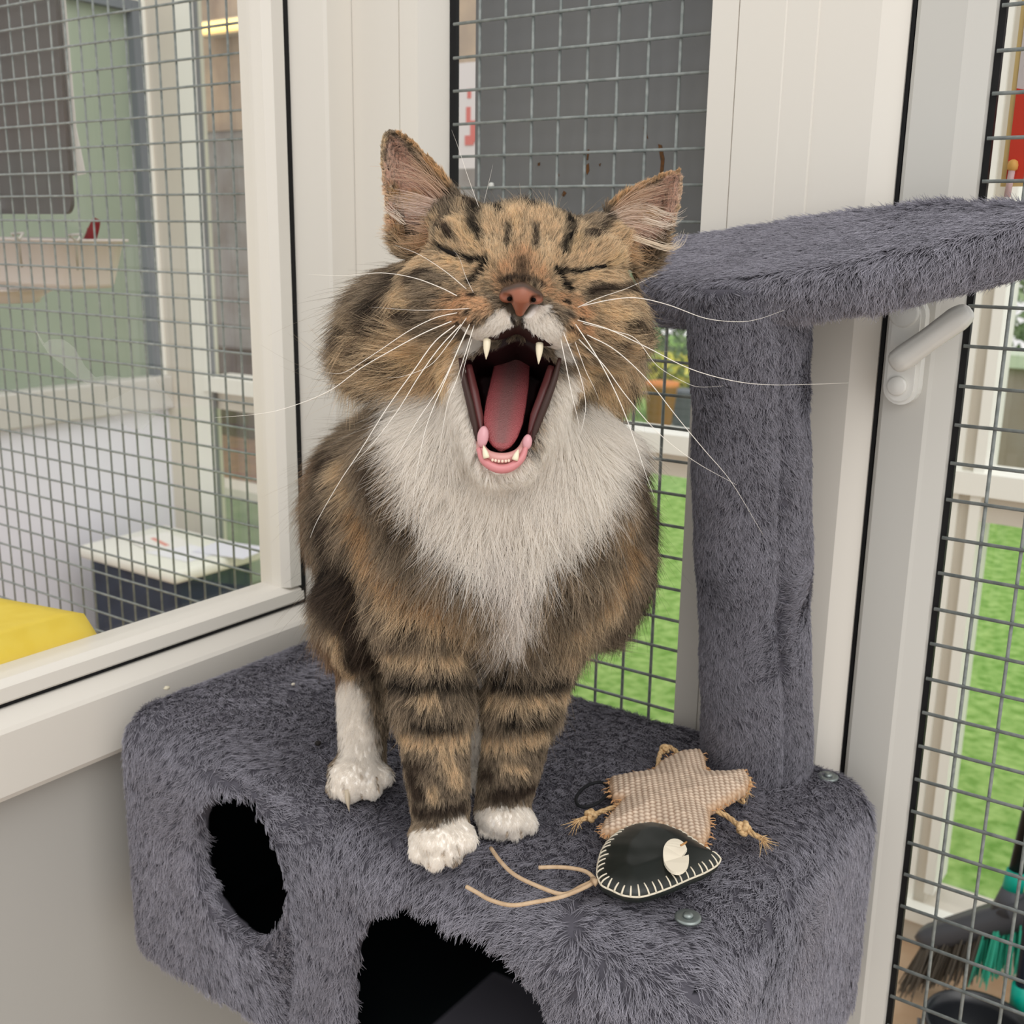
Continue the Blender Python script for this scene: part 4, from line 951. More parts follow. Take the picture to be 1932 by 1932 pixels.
 (DRK,0.34,0.34,[(3.16,1.1,-1.28),(4.09,1.54,-1.54),(5.26,2.04,-2.84)]),
 (DRK,0.34,0.34,[(5.1,2.33,-2.97),(6.1,2.13,-4.15),(6.45,1.05,-3.55)]),
 (DRK,0.29,0.34,[(4.8,0.2,-1.55),(5.93,0,-2.8),(6.32,-0.88,-4.04)]),
 (BLK,0.20,0.26,[(4.7,-0.09,-1.52),(5.78,-0.8,-3.14)]),
 (DRK,0.29,0.34,[(4.45,-1.15,-1.97),(6.49,-1.46,-10.6)]),
 (DRK,0.26,0.29,[(6.6,-0.04,-3.72),(7.82,-0.67,-10.51)]),
 (TAN,0.29,0.29,[(2.27,1.57,-1.06),(3.48,1.88,-1.39),(4.32,2.14,-1.91)]),
 (CRM,0.23,0.29,[(3.94,0.32,-1.25),(4.78,0.33,-1.53)]),
 (DRK,0.29,0.29,[(-6.04,4.67,-6.4),(-4.7,3.23,-2.38)]),
 (DRK,0.26,0.26,[(-4.27,3.32,-1.96),(-3.78,2.89,-1.66)]),
 (BLK,0.29,0.26,[(-3.05,4.78,-3.22),(-2.65,3.35,-1.32),(-2.5,2.7,-1.06)]),
 (DRK,0.29,0.26,[(-3.62,5.32,-3.9),(-2.86,5.03,-3.53)]),
 (BLK,0.29,0.26,[(-2.3,5.08,-3.47),(-1.61,4.26,-1.66)]),
 (DRK,0.26,0.26,[(-1.63,5.42,-3.58),(-0.46,5.11,-2.55)]),
 (BLK,0.23,0.23,[(-0.21,5.39,-3.14),(0.12,4.86,-2.1)]),
 (DRK,0.26,0.26,[(0.78,5.41,-3.31),(1.22,5.4,-3.6)]),
 (BLK,0.26,0.26,[(2.02,5.65,-4.15),(1.86,3.96,-1.53),(1.79,2.75,-0.86)]),
 (DRK,0.23,0.23,[(2.84,4.28,-2.31),(2.36,3.12,-1.2)]),
 (DRK,0.23,0.23,[(3.55,4.95,-3.48),(3,3.73,-1.68)]),
 (DRK,0.17,0.20,[(-1.09,3.44,-0.89),(-1.04,2.56,-0.59)]),
 (DRK,0.17,0.20,[(0.25,3.6,-0.9),(0.42,2.59,-0.54)]),
 (DRK,0.29,0.29,[(1.45,5.83,-3.48),(2.33,6,-4.23)]),
 (CRM,0.23,0.26,[(-3.68,4.03,-2.27),(-3.08,2.9,-1.37),(-2.46,2.34,-1)]),
 (WHC,0.37,0.26,[(-1.74,2.5,-0.74),(-1.41,2.04,-0.66)]),
 (WHC,0.34,0.26,[(0.84,2.68,-0.6),(0.97,2.07,-0.59)]),
 (CRM,0.20,0.23,[(2.33,3.41,-1.3),(2.12,2.76,-0.98)]),
 (CRM,0.23,0.23,[(-1.08,4.41,-1.7),(-0.69,3.48,-0.85)]),
 (TAN,0.34,0.34,[(3.7,2.58,-1.72),(5.23,3.69,-4.54)]),
 (CRM,0.20,0.23,[(3.97,2.73,-1.87),(4.68,3.08,-2.52)]),
 (ORG,0.57,0.40,[(-0.23,1.87,-0.47),(-0.15,1.27,-0.42)]),
 (ORG,0.34,0.34,[(-0.89,1.37,-0.63),(-1.09,0.71,-0.87)]),
 (ORG,0.34,0.34,[(0.56,1.39,-0.52),(0.99,0.82,-0.82)]),
 (RUST,0.40,0.40,[(-0.2,1.68,-0.46),(-0.12,1,-0.37)]),
 (RUST,0.40,0.29,[(-0.1,0.86,-0.33),(-0.76,0.7,-0.6)]),
 (DRK,0.14,0.17,[(-0.99,0.81,-0.77),(-0.12,1,-0.37),(0.84,0.91,-0.67)]),
 (ORG,0.43,0.40,[(-3.37,-0.35,-1.35),(-2.58,-0.06,-1.35),(-1.83,-0.41,-0.44)]),
 (ORG,0.34,0.34,[(-3.17,-1.02,-1.74),(-2.44,-1.06,-0.7)]),
 (ORG,0.37,0.34,[(1.86,0.57,-1.35),(2.57,0.39,-1.36),(3.03,-0.06,-1.32)]),
 (ORG,0.40,0.34,[(2.54,-0.75,-0.81),(3.14,-0.82,-1.57)]),
 (WHT,0.57,0.20,[(-1.96,-1.85,-1.65),(-1.29,-1.57,-0.67),(-0.65,-1.24,-0.57)]),
 (WHT,0.40,0.20,[(-2.69,-2.06,-3.18),(-2.01,-1.87,-3.31)]),
 (WHT,0.54,0.20,[(0.59,-1.05,-0.49),(1.08,-1.51,-0.6),(1.63,-1.84,-1.19)]),
 (WHT,0.40,0.20,[(1.66,-1.71,-0.91),(2.26,-1.79,-3.23)]),
 (WHT,0.43,0.26,[(1.32,-0.86,-0.27),(1.97,-1.58,-0.85)]),
 (CRM,0.29,0.26,[(2.36,-1.27,-0.79),(2.76,-1.56,-2.45)]),
 (CRM,0.29,0.26,[(-3.03,-1.91,-2.95),(-3.51,-2.34,-3.33)]),
 (WHT,0.34,0.20,[(0.62,-0.62,-0.46),(0.98,-0.24,-0.52)]),
 (WHT,0.31,0.20,[(-0.85,-0.76,-0.36),(-1.13,-1.07,-0.33)]),
 (DRK,0.11,0.11,[(-0.44,-0.76,-0.57),(-0.15,-1.12,-0.89),(-0.02,-1.47,-1.66)]),
 (DRK,0.14,0.14,[(0.12,-0.91,-0.81),(0.05,-1.4,-1.23)]),
 (DRK,0.09,0.09,[(-2.55,0.29,-1.41),(-2.29,0.24,-1.41)]),
 (DRK,0.10,0.10,[(-2.61,-0.62,-0.86),(-2.4,-0.71,-0.62)]),
 (DRK,0.11,0.11,[(-3.07,-1.2,-1.9),(-2.57,-1.15,-0.88),(-2.19,-1.26,-0.61)]),
 (DRK,0.10,0.09,[(2,0.54,-1.37),(2.23,0.46,-1.38)]),
 (DRK,0.11,0.11,[(2.12,-0.22,-0.74),(2.41,-0.25,-0.96)]),
 (TAN,0.34,0.29,[(2.52,-1.48,-1.35),(3.02,-1.67,-2.47)]),
 (DRK,0.09,0.09,[(2.35,-0.81,-0.63),(2.86,-0.89,-1.39),(3.27,-1.11,-1.76)]),
 (DRK,0.09,0.09,[(2.93,-0.28,-1.38),(3.11,-0.42,-1.41)]),
 (BLK,0.09,0.07,[(-4.68,2.63,-2.41),(-4.05,2.3,-1.86),(-3.33,2.02,-1.35),(-2.59,1.88,-1.08),(-1.92,1.8,-0.83)]),
 (BLK,0.13,0.11,[(-1.92,1.8,-0.83),(-2.04,1.38,-0.98),(-2.31,1.12,-1.17),(-2.53,0.89,-1.25)]),
 (BLK,0.07,0.07,[(1.37,1.72,-0.73),(2.09,1.85,-0.94),(2.77,2.02,-1.21),(3.44,2.29,-1.53),(4.05,2.6,-1.97)]),
 (BLK,0.14,0.11,[(1.48,1.71,-0.76),(1.72,1.35,-0.94),(2.09,1.08,-1.17)]),
 (CRM,0.14,0.14,[(-3.93,1.87,-1.5),(-2.78,1.55,-1.18)]),
 (CRM,0.11,0.14,[(2.4,1.68,-1.08),(3.47,2.02,-1.44)]),
 (PNK,0.85,0.57,[(-8.1,8.47,-6.02),(-7.52,7.03,-6.39),(-6.42,5.37,-6.41)]),
 (PNK,0.74,0.51,[(-7.33,7.94,-6.37),(-5.94,6.33,-6.42)]),
 (PNK,0.57,0.46,[(-8.25,6.86,-5.16),(-7.63,4.27,-5.05)]),
 (TAN,0.23,0.23,[(-8.62,8.76,-5.05),(-8.76,7.88,-4.91),(-8.41,6.47,-4.91),(-7.76,4.23,-4.93)]),
 (EAR,0.26,0.20,[(-7.79,9.19,-4.97),(-6.68,8.5,-4.96),(-5.7,7.63,-4.95),(-4.77,6.71,-4.99)]),
 (CRM,0.57,0.51,[(-7.74,5.88,-5.6),(-6.48,5.82,-6.41)]),
 (TAN,0.63,0.51,[(-7.2,3.88,-5.6),(-5.16,3.75,-4.11)]),
 (DRK,0.34,0.34,[(-5.28,4.62,-4.17),(-4.59,5.04,-3.82)]),
 (PNK,0.74,0.51,[(7.37,8.58,-5.48),(7.35,6.81,-5.46),(6.78,5.72,-6.1)]),
 (PNK,0.74,0.51,[(6.37,7.74,-6.04),(5.63,6.85,-6.4),(5.48,5.64,-6.41)]),
 (EAR,0.23,0.20,[(4.04,6.62,-4.99),(5.36,7.77,-4.97),(6.7,8.68,-4.95),(7.68,8.97,-4.9)]),
 (TAN,0.20,0.20,[(7.81,8.61,-4.93),(7.86,7.3,-4.91),(7.57,5.81,-4.91),(7.12,4,-4.89)]),
 (CRM,0.51,0.46,[(5.33,6.79,-6.3),(6.55,6.67,-6.41)]),
 (DRK,0.29,0.29,[(3.53,5.35,-3.95),(4.28,6.1,-5.33)]),
]
def coat(p, jitter=0.35):
    """albedo of the coat at cat-frame points"""
    nz = noise3(p, 1.6, 41); nz2 = noise3(p, 4.5, 42)
    c = np.tile(lin(MID), (len(p), 1)) * (1 + 0.30 * nz + 0.2 * nz2)[:, None]
    for rgb, wd, soft, pts in STROKES:
        pts = [np.array(q) for q in pts]
        if len(pts) == 1: pts = pts * 2; pts[1] = pts[1] + 1e-3
        lo_ = np.min(pts, 0) - wd - soft; hi_ = np.max(pts, 0) + wd + soft
        i = np.where(((p > lo_) & (p < hi_)).all(1))[0]
        if not len(i): continue
        d = np.min([seg_d(p[i], a, b)[0] for a, b in zip(pts, pts[1:])], 0)
        d = d + jitter * wd * (nz2[i] * 0.6 + nz[i] * 0.4)
        wgt = np.clip((wd + soft * 0.5 - d) / soft, 0, 1)[:, None]
        c[i] = c[i] * (1 - wgt) + lin(rgb) * wgt
    return c
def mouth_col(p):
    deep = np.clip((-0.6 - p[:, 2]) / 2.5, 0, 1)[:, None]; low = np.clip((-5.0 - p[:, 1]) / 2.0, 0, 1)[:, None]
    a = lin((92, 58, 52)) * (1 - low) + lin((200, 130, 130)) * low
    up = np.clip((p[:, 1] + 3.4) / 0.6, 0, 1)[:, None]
    return (a * (1 - deep) + lin((58, 20, 24)) * deep) * (1 - 0.72 * up)  # mouth shade painted in: darker with depth and towards the palate
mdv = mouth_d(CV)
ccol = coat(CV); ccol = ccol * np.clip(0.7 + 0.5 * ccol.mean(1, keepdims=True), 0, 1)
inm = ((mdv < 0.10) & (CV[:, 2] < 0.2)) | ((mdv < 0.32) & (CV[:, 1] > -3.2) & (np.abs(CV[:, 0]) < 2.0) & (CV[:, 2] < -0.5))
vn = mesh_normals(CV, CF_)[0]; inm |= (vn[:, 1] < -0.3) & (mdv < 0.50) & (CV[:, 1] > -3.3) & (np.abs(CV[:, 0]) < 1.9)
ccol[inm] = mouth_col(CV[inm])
M_skin = attr_mat('cat_skin', rough=0.55, spec=0.25); M_fur = attr_mat('cat_fur', rough=0.55, spec=0.2, translucent=0.42)
cat = empty('cat', to_world((-1.0, -27.5, -8.0)), label='yawning long-haired tabby and white cat standing on the grey plush box', cat='cat')
CW = to_world(CV)
body = np_mesh('body', CW, CF_, M_skin, cat, True, ccol)

# ---- coat: combed strands
FLOW = np.array([
 (-0.15,1.27,-0.42)+(0,-1,.15,0.30),
 (-0.32,2.63,-0.53)+(0,-1,.1,0.45),
 (-1.46,1.98,-0.67)+(-.2,-1,.1,0.45),
 (0.95,2.2,-0.59)+(.2,-1,.1,0.45),
 (-0.5,4.17,-1.36)+(0,-1,0,0.80),
 (-2.05,4.45,-2.09)+(-.15,-1,0,0.90),
 (1.23,5.05,-2.82)+(.2,-1,0,0.90),
 (-0.63,5.36,-3.23)+(0,-1,0,1.10),
 (-3.56,4.92,-3.44)+(-.3,-1,0,0.90),
 (2.94,5.9,-4.64)+(.35,-1,0,0.90),
 (-3.21,2.76,-1.41)+(-.6,-1,0,0.70),
 (-4.25,3.17,-1.93)+(-.8,-1,0,0.80),
 (2.63,3.18,-1.32)+(.65,-1,0,0.70),
 (3.57,3.9,-2.09)+(.9,-1,0,0.80),
 (-5.87,3.77,-5.7)+(-.9,-.7,0,0.80),
 (4.83,4.04,-3.79)+(1,-.7,0,0.80),
 (-2.73,1.13,-1.22)+(-1,.15,0,0.50),
 (-4.14,1.43,-1.49)+(-1,.1,0,0.60),
 (-5.58,1.3,-2.35)+(-1,.1,-.1,0.90),
 (2.69,1.52,-1.21)+(1,.15,0,0.50),
 (4.06,1.77,-1.59)+(1,.2,0,0.70),
 (5.62,2.11,-3.65)+(1,.3,-.1,0.90),
 (-1.91,0.11,-1.09)+(-1,.25,0,0.30),
 (-2.75,-0.82,-1.02)+(-1,.35,0,0.40),
 (1.6,0.46,-1.37)+(1,.3,0,0.30),
 (2.93,-0.33,-1.38)+(1,.45,0,0.40),
 (-1.29,-1.53,-0.6)+(-.5,.9,.1,0.38),
 (-2.16,-1.76,-3.28)+(-.7,.8,.1,0.40),
 (0.97,-1.28,-0.44)+(.4,.9,.1,0.38),
 (1.73,-1.77,-1.05)+(.6,.8,.1,0.40),
 (-0.06,-1.18,-0.98)+(0,1,.1,0.18),
 (-4.47,-0.4,-1.47)+(-1,.15,-.1,1.00),
 (-4.39,-1.61,-2.42)+(-1,.25,-.1,1.20),
 (-6.46,0.18,-4.27)+(-1,.2,-.2,1.80),
 (-6.29,-1.97,-5.17)+(-1,.25,-.2,2.20),
 (-8.99,0.94,-9.75)+(-1,.35,-.3,2.60),
 (-8.8,-1.76,-8.42)+(-1,.25,-.2,3.00),
 (-8.9,-3.34,-10.66)+(-1,.35,-.1,3.20),
 (-5.6,-3.51,-6.12)+(-1,.4,0,2.60),
 (-3.8,-3.15,-4.99)+(-.8,.6,0,1.60),
 (4.56,-0.12,-1.47)+(1,.35,-.1,1.20),
 (4.56,-1.6,-2.6)+(1,.45,0,1.30),
 (6.18,-0.09,-3.71)+(.9,.6,-.2,1.80),
 (6.79,-1.43,-10.5)+(.9,.7,-.1,2.00),
 (4.03,-2.01,-6.29)+(.7,.8,0,1.40),
 (-2.85,-5.27,-3)+(-.6,.9,.1,0.70),
 (-2.03,-7.18,-2.46)+(-.5,1,.1,0.60),
 (2.74,-4.88,-2.87)+(.5,.9,.1,0.70),
 (2.14,-6.93,-2.68)+(.5,1,.1,0.60),
 (0,-9.07,-3.92)+(0,1,.15,0.60),
 (-1.32,-8.77,-3.98)+(-.6,1,.1,0.70),
 (1.33,-8.4,-2.21)+(.6,1,.1,0.70),
 (-6.06,-5.82,-7.58)+(-.8,.7,.1,2.30),
 (-3.79,-8.09,-5.29)+(-.6,.9,.1,2.59),
 (-5.52,-9.43,-6.65)+(-.8,.8,.1,2.45),
 (-1.42,-10.73,-5.22)+(-.3,1,.1,2.88),
 (0.24,-11.11,-5.33)+(0,1,.1,3.02),
 (2.3,-9.98,-5.2)+(.25,1,.1,2.88),
 (4.39,-7.64,-5.87)+(.5,.9,.1,2.74),
 (5.83,-5.86,-7.79)+(.7,.8,.1,2.30),
 (5.57,-11.09,-8.08)+(.4,1,.1,2.59),
 (-3.05,-12.42,-6.45)+(-.4,1,.1,2.74),
 (0.59,-14.04,-6.1)+(0,1,.1,3.02),
 (1.41,-17.13,-8.23)+(-.1,1,.1,2.88),
 (-8.16,-9.54,-13.3)+(-.6,1,0,2.30),
 (-11.44,-9.68,-21.61)+(-.6,1,-.1,2.16),
 (-13.64,-11.78,-24.91)+(-.5,1,-.2,2.02),
 (-9.77,-14.78,-14.96)+(-.5,1,-.1,2.30),
 (-11,-17.39,-16.09)+(-.5,1,-.1,2.16),
 (-6.46,-15.14,-10.38)+(-.6,.9,0,2.45),
 (-3.61,-15.85,-7.56)+(-.4,1,0,2.45),
 (-8.23,-20.2,-13.63)+(-.4,1,0,1.24),
 (7.54,-7.71,-10.3)+(.5,1,0,2.16),
 (9.06,-12.5,-15.7)+(.6,.9,0,2.16),
 (6.5,-14.8,-10.12)+(.6,.9,0,2.30),
 (4.39,-16.19,-8.65)+(.4,1,0,2.30),
 (8.38,-17.18,-17.02)+(.6,.8,0,2.16),
 (-3.92,-18.69,-8.12)+(-.3,1,0,1.24),
 (-1.74,-19.09,-8.51)+(.1,1,0,1.24),
 (2.81,-18.36,-9.67)+(.2,1,0,1.35),
 (-4.24,-21.61,-8.83)+(-.5,1,0,1.08),
 (-2,-21.85,-8.24)+(0,1,0,0.94),
 (-0.56,-21.62,-9.75)+(.3,1,0,1.01),
 (1.31,-21.59,-11)+(-.2,1,0,1.08),
 (3.49,-21.22,-10.34)+(.4,1,0,1.01),
 (4.75,-20.87,-11.08)+(.7,.8,0,1.15),
 (-2.56,-25.07,-8.6)+(-.3,1,0,0.68),
 (-0.71,-25.26,-9.09)+(.2,1,0,0.65),
 (1.15,-25.7,-12.05)+(-.1,1,0,0.65),
 (3.04,-25.27,-11.16)+(.4,1,0,0.68),
 (-1.28,-28.06,-8.8)+(0,1,0,0.50),
 (2.38,-27.72,-11.64)+(0,1,0,0.47),
 (-1.59,-29.99,-7.9)+(-.1,1,.2,0.28),
 (-0.13,-29.61,-8.25)+(.2,1,.2,0.28),
 (1.96,-29.55,-11.09)+(-.1,1,.2,0.28),
 (3.86,-29.25,-11.41)+(.3,1,.2,0.28),
 (-7.11,-23.82,-16.12)+(-.2,1,0,0.65),
 (-7.1,-26.55,-15.95)+(-.1,1,0,0.58),
 (-7.69,-28.76,-14.82)+(-.2,1,.1,0.28),
 (-6.04,-28.61,-15.05)+(.1,1,.1,0.28),
 (-7.65,8.19,-6.34)+(-.6,-.6,0,0.17),
 (-7.8,5.48,-5.29)+(-1,.1,0,0.25),
 (-6.64,7.14,-6.41)+(-.9,-.3,0,0.23),
 (-5.58,5.78,-6.41)+(-.9,-.4,0,0.35),
 (-6.81,3.79,-6.23)+(-1,0,0,0.70),
 (-4.84,6.24,-5.63)+(-.4,-1,0,0.50),
 (7.15,8.35,-5.78)+(.6,-.5,0,0.17),
 (6.52,6.97,-6.42)+(.9,.3,0,0.25),
 (5.33,6.79,-6.3)+(.9,-.2,0,0.25),
 (4.74,5.36,-4.53)+(.9,-.1,0,0.60),
 (6.21,4.53,-6.38)+(1,.2,0,0.60),
 (4.45,6.93,-5.06)+(.4,-1,0,0.45),
 (-3.27,2.19,-1.36)+(-.3,-1,0,.4),
 (2.73,2.34,-1.2)+(.3,-1,0,.4),
 (-3.2,1.63,-1.27)+(-1,.3,0,.35),
 (2.8,1.81,-1.22)+(1,.3,0,.35),
 (-8.56,7.64,-5)+(-.6,-.8,0,.15),
 (7.84,8.18,-4.93)+(.7,-.6,0,.15),
 (-7.63,8.92,-5.17)+(-.3,-1,0,.15),
 (6.59,8.49,-5.04)+(.2,-1,0,.15),
])
FP_, FD, FL = FLOW[:, :3], FLOW[:, 3:6], FLOW[:, 6]
rl = R(7.0); FD = np.stack([FD[:, 0] * math.cos(rl) + FD[:, 1] * math.sin(rl) , FD[:, 0] * math.sin(rl) - FD[:, 1] * math.cos(rl), FD[:, 2]], 1) if False else np.stack([FD[:, 0] * math.cos(rl) + FD[:, 1] * math.sin(rl), FD[:, 0] * math.sin(rl) - FD[:, 1] * math.cos(rl), FD[:, 2]], 1)
FD = norm(FD)
def comb(p):
    out = np.zeros((len(p), 3)); ln = np.zeros(len(p)); ws = np.zeros(len(p))
    for q, d, l in zip(FP_, FD, FL):
        w_ = 1.0 / (((p - q) ** 2).sum(1) + 0.15) ** 2.2; out += w_[:, None] * d; ln += w_ * l; ws += w_
    return norm(out), ln / ws
HEADB = np.array((-0.3,-3.07,-4.5))[1]
def coat_weight(P, N):
    c = -((P - np.array([0.70, -0.755, 0.357])) * N).sum(1) / np.linalg.norm(P - np.array([0.70, -0.755, 0.357]), axis=1)
    q = (P - CATO) @ CATA.T * 100; l = comb(q)[1]
    wv = np.where(c > -0.15, 1.0, 0.12) / np.clip(l, 0.4, 3.0) ** 0.8
    wv = np.where((mouth_d(q) < 0.12) & (q[:, 2] < 0.1), 0, wv); wv = np.where((mouth_d(q) < 0.32) & (q[:, 1] > -3.2) & (np.abs(q[:, 0]) < 2.0) & (q[:, 2] < -0.5), 0, wv)
    nose = np.hypot(q[:, 0], (q[:, 1] + 0.15) * 1.1) < 0.75
    wv = np.where(nose & (q[:, 2] > -1.5), 0, wv); wv = np.where(eye_d(q) < 0.15, 0.0, wv); wv = np.where(((N @ CATA.T)[:, 1] < -0.38) & (mouth_d(q) < 0.45) & (q[:, 1] > -3.3) & (np.abs(q[:, 0]) < 1.9), 0, wv)
    return wv * np.where(q[:, 1] > -9.0, 2.2, 1.0)
GUIDES = 90000
P, N = scatter(CW, CF_, GUIDES, coat_weight)
Q = (P - CATO) @ CATA.T * 100
fd, fl = comb(Q); fl = fl * (0.8 + 0.5 * rng.random(GUIDES))
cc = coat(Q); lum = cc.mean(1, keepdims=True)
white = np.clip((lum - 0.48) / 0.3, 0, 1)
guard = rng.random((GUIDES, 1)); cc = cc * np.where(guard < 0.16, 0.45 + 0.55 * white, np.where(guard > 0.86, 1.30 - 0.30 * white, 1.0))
ear_in = np.minimum(ear_d(Q, 0), ear_d(Q, 1)) < 0.25
fur_rad = np.where(fl > 1.5, 0.00012, np.where(fl > 0.9, 0.00010, 0.00008))
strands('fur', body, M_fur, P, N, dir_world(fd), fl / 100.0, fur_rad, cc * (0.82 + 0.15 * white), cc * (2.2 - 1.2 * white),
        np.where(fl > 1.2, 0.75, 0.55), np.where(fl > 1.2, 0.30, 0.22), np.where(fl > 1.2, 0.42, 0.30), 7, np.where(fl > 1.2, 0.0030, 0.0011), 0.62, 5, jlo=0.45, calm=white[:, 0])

gi = rng.choice(np.where((fl > 0.9) & (mouth_d(Q) > 0.6))[0], 3600)
strands('guard_hairs', body, M_fur, P[gi], N[gi], dir_world(fd[gi]), fl[gi] / 100.0 * 1.55, 0.00007, cc[gi] * 0.9, cc[gi] * (1.7 - 0.75 * white[gi]), 1.0, 0.45, 0.6, 1, 0.0005, 0.0, 6, jlo=0.6)
# ---- ear tufts: long pale hairs from the inner edge across the ear
def tufts(rows):
    pos, col = [], []
    for (pts, n, sp, rgb) in rows:
        base = spline(np.array(pts), 4)[:: 1]; idx = np.linspace(0, len(base) - 1, 8).astype(int); base = base[idx]
        for _ in range(n):
            o = rng.normal(size=3) * sp * np.array([1, 1, 0.4]); e = rng.normal(size=3) * sp * np.array([1.2, 1.2, 0.6])
            s = np.linspace(0, 1, 8)[:, None]; cut = 0.6 + 0.4 * rng.random()
            b = np.stack([np.interp(np.linspace(0, cut, 8), np.linspace(0, 1, 8), base[:, k]) for k in range(3)], 1)
            pos.append(to_world(b + o * (1 - s * 0.3) + e * s)); col.append(np.tile(lin(rgb) * (0.85 + 0.3 * rng.random()), (8, 1)))
    return np.clip(np.array(pos), -9, 9), np.clip(np.array(col), 0, 0.95)
pos, col = tufts([
 ([(-4.51,5.14,-4.7),(-5.68,5.38,-4.5),(-6.97,5.45,-4.3),(-8.15,5.45,-4.5)],60,.22,(226,205,190)),
 ([(-4.61,4.84,-4.7),(-5.91,4.92,-4.5),(-7.03,4.84,-4.2),(-8.01,5.01,-4.5)],60,.22,(226,208,196)),
 ([(-4.87,5.62,-5),(-6.13,6.54,-4.7),(-7.3,6.77,-4.5),(-8.24,6.72,-4.7)],45,.25,(214,186,164)),
 ([(-5.11,6.35,-5.1),(-6.42,7.58,-4.9),(-7.51,8.18,-4.9)],35,.2,(206,178,150)),
 ([(-4.69,4.25,-4.7),(-6.08,4,-4.4),(-7.24,4.12,-4.3)],50,.25,(220,190,165)),
 ([(-4.88,3.6,-4.5),(-6.24,3.07,-4.2),(-7.26,3.11,-4.3)],40,.2,(200,166,134)),
 ([(-6.93,4.11,-4.1),(-7.69,4.56,-4),(-8.46,5.3,-4.1)],14,.12,(232,220,206)),
 ([(4.14,5.62,-4.7),(5.2,6.28,-4.5),(6.32,6.36,-4.3),(7.44,6.16,-4.3)],60,.22,(224,204,186)),
 ([(4.16,5.48,-4.7),(5.4,5.7,-4.4),(6.56,5.45,-4.2),(7.39,4.95,-4.1)],60,.22,(228,208,192)),
 ([(4.39,6.17,-5),(5.41,7.09,-4.7),(6.5,7.66,-4.7),(7.64,8.09,-4.9)],45,.22,(214,186,162)),
 ([(4.51,6.51,-5.1),(5.52,7.59,-4.9),(6.87,8.52,-5)],40,.2,(206,178,150)),
 ([(4.21,5.03,-4.6),(5.34,4.95,-4.3),(6.56,4.18,-4.1)],50,.2,(218,190,165)),
 ([(5.33,4.92,-4.2),(6.76,4.48,-3.7),(7.46,4.35,-3.5),(7.92,4.78,-3.5),(8.07,5.7,-3.7)],24,.09,(240,226,206)),
 ([(5.94,5.86,-4.2),(7.26,5.63,-3.8),(7.94,6.06,-3.7)],20,.10,(238,226,212)),
 ([(6.16,6.49,-4.3),(7.45,6.11,-3.9),(8.13,6.51,-3.8)],16,.14,(236,222,206)),
 ([(4.72,4.15,-4.3),(5.89,3.81,-4.1),(6.92,3.76,-4.2)],30,.18,(212,178,140)),
])
hair_object('ear_tufts', pos, 0.00012 * (1 - 0.7 * np.linspace(0, 1, 8) ** 2)[None], col, M_fur, body, 'stuff')

# ---- nose leather
NPR = [('e', (-0.07,0.34,-0.15), (1.01, 0.40, 0.62), 0), ('c', (-0.05,0.15,0.15), (-0.04,-0.53,-0.5), 0.66, 0.24, 0.25), ('e', (-0.82,0.09,-0.3), (0.35, 0.29, 0.36), 0.25), ('e', (0.7,0.2,-0.3), (0.35, 0.29, 0.36), 0.25)]
def nose_f(p):
    d = np.full(p.shape[:-1], 1e3)
    for pr in NPR: d = smin(d, prim_d(pr, p), pr[-1])
    for c, c2 in (((-0.6,-0.12,0.4), (-0.9,-0.03,0.15)), ((0.53,-0.04,0.4), (0.84,0.1,0.15))): d = -smin(-d, seg_d(p, c, c2)[0] - 0.19, 0.06)
    d = -smin(-d, seg_d(p, (-0.02,-0.32,0.7), (0.01,-0.95,0.1))[0] - 0.05, 0.08)
    return d
V, F = surface_nets(grid_eval(nose_f), (-1.5, -1.3, -1.4), (1.5, 1.2, 0.9), 0.055)
nc = np.tile(lin((150, 92, 70)), (len(V), 1)); tb = np.clip((V[:, 1] - 0.32 + 0.25 * np.abs(V[:, 0])) / 0.22, 0, 1)[:, None]; nc = nc * (1 - tb) + lin((74, 56, 46)) * tb
for c in ((-0.63,-0.12,0.35), (0.56,-0.03,0.35)): k = np.clip(1.5 - np.linalg.norm((V - c) * [1, 1, 0.5], axis=1) / 0.20, 0, 1)[:, None]; nc = nc * (1 - k) + lin((24, 14, 12)) * k  # shade of the nose holes painted onto the leather
np_mesh('nose', to_world(V), F, attr_mat('nose_leather', rough=0.42, spec=0.4), cat, True, nc)

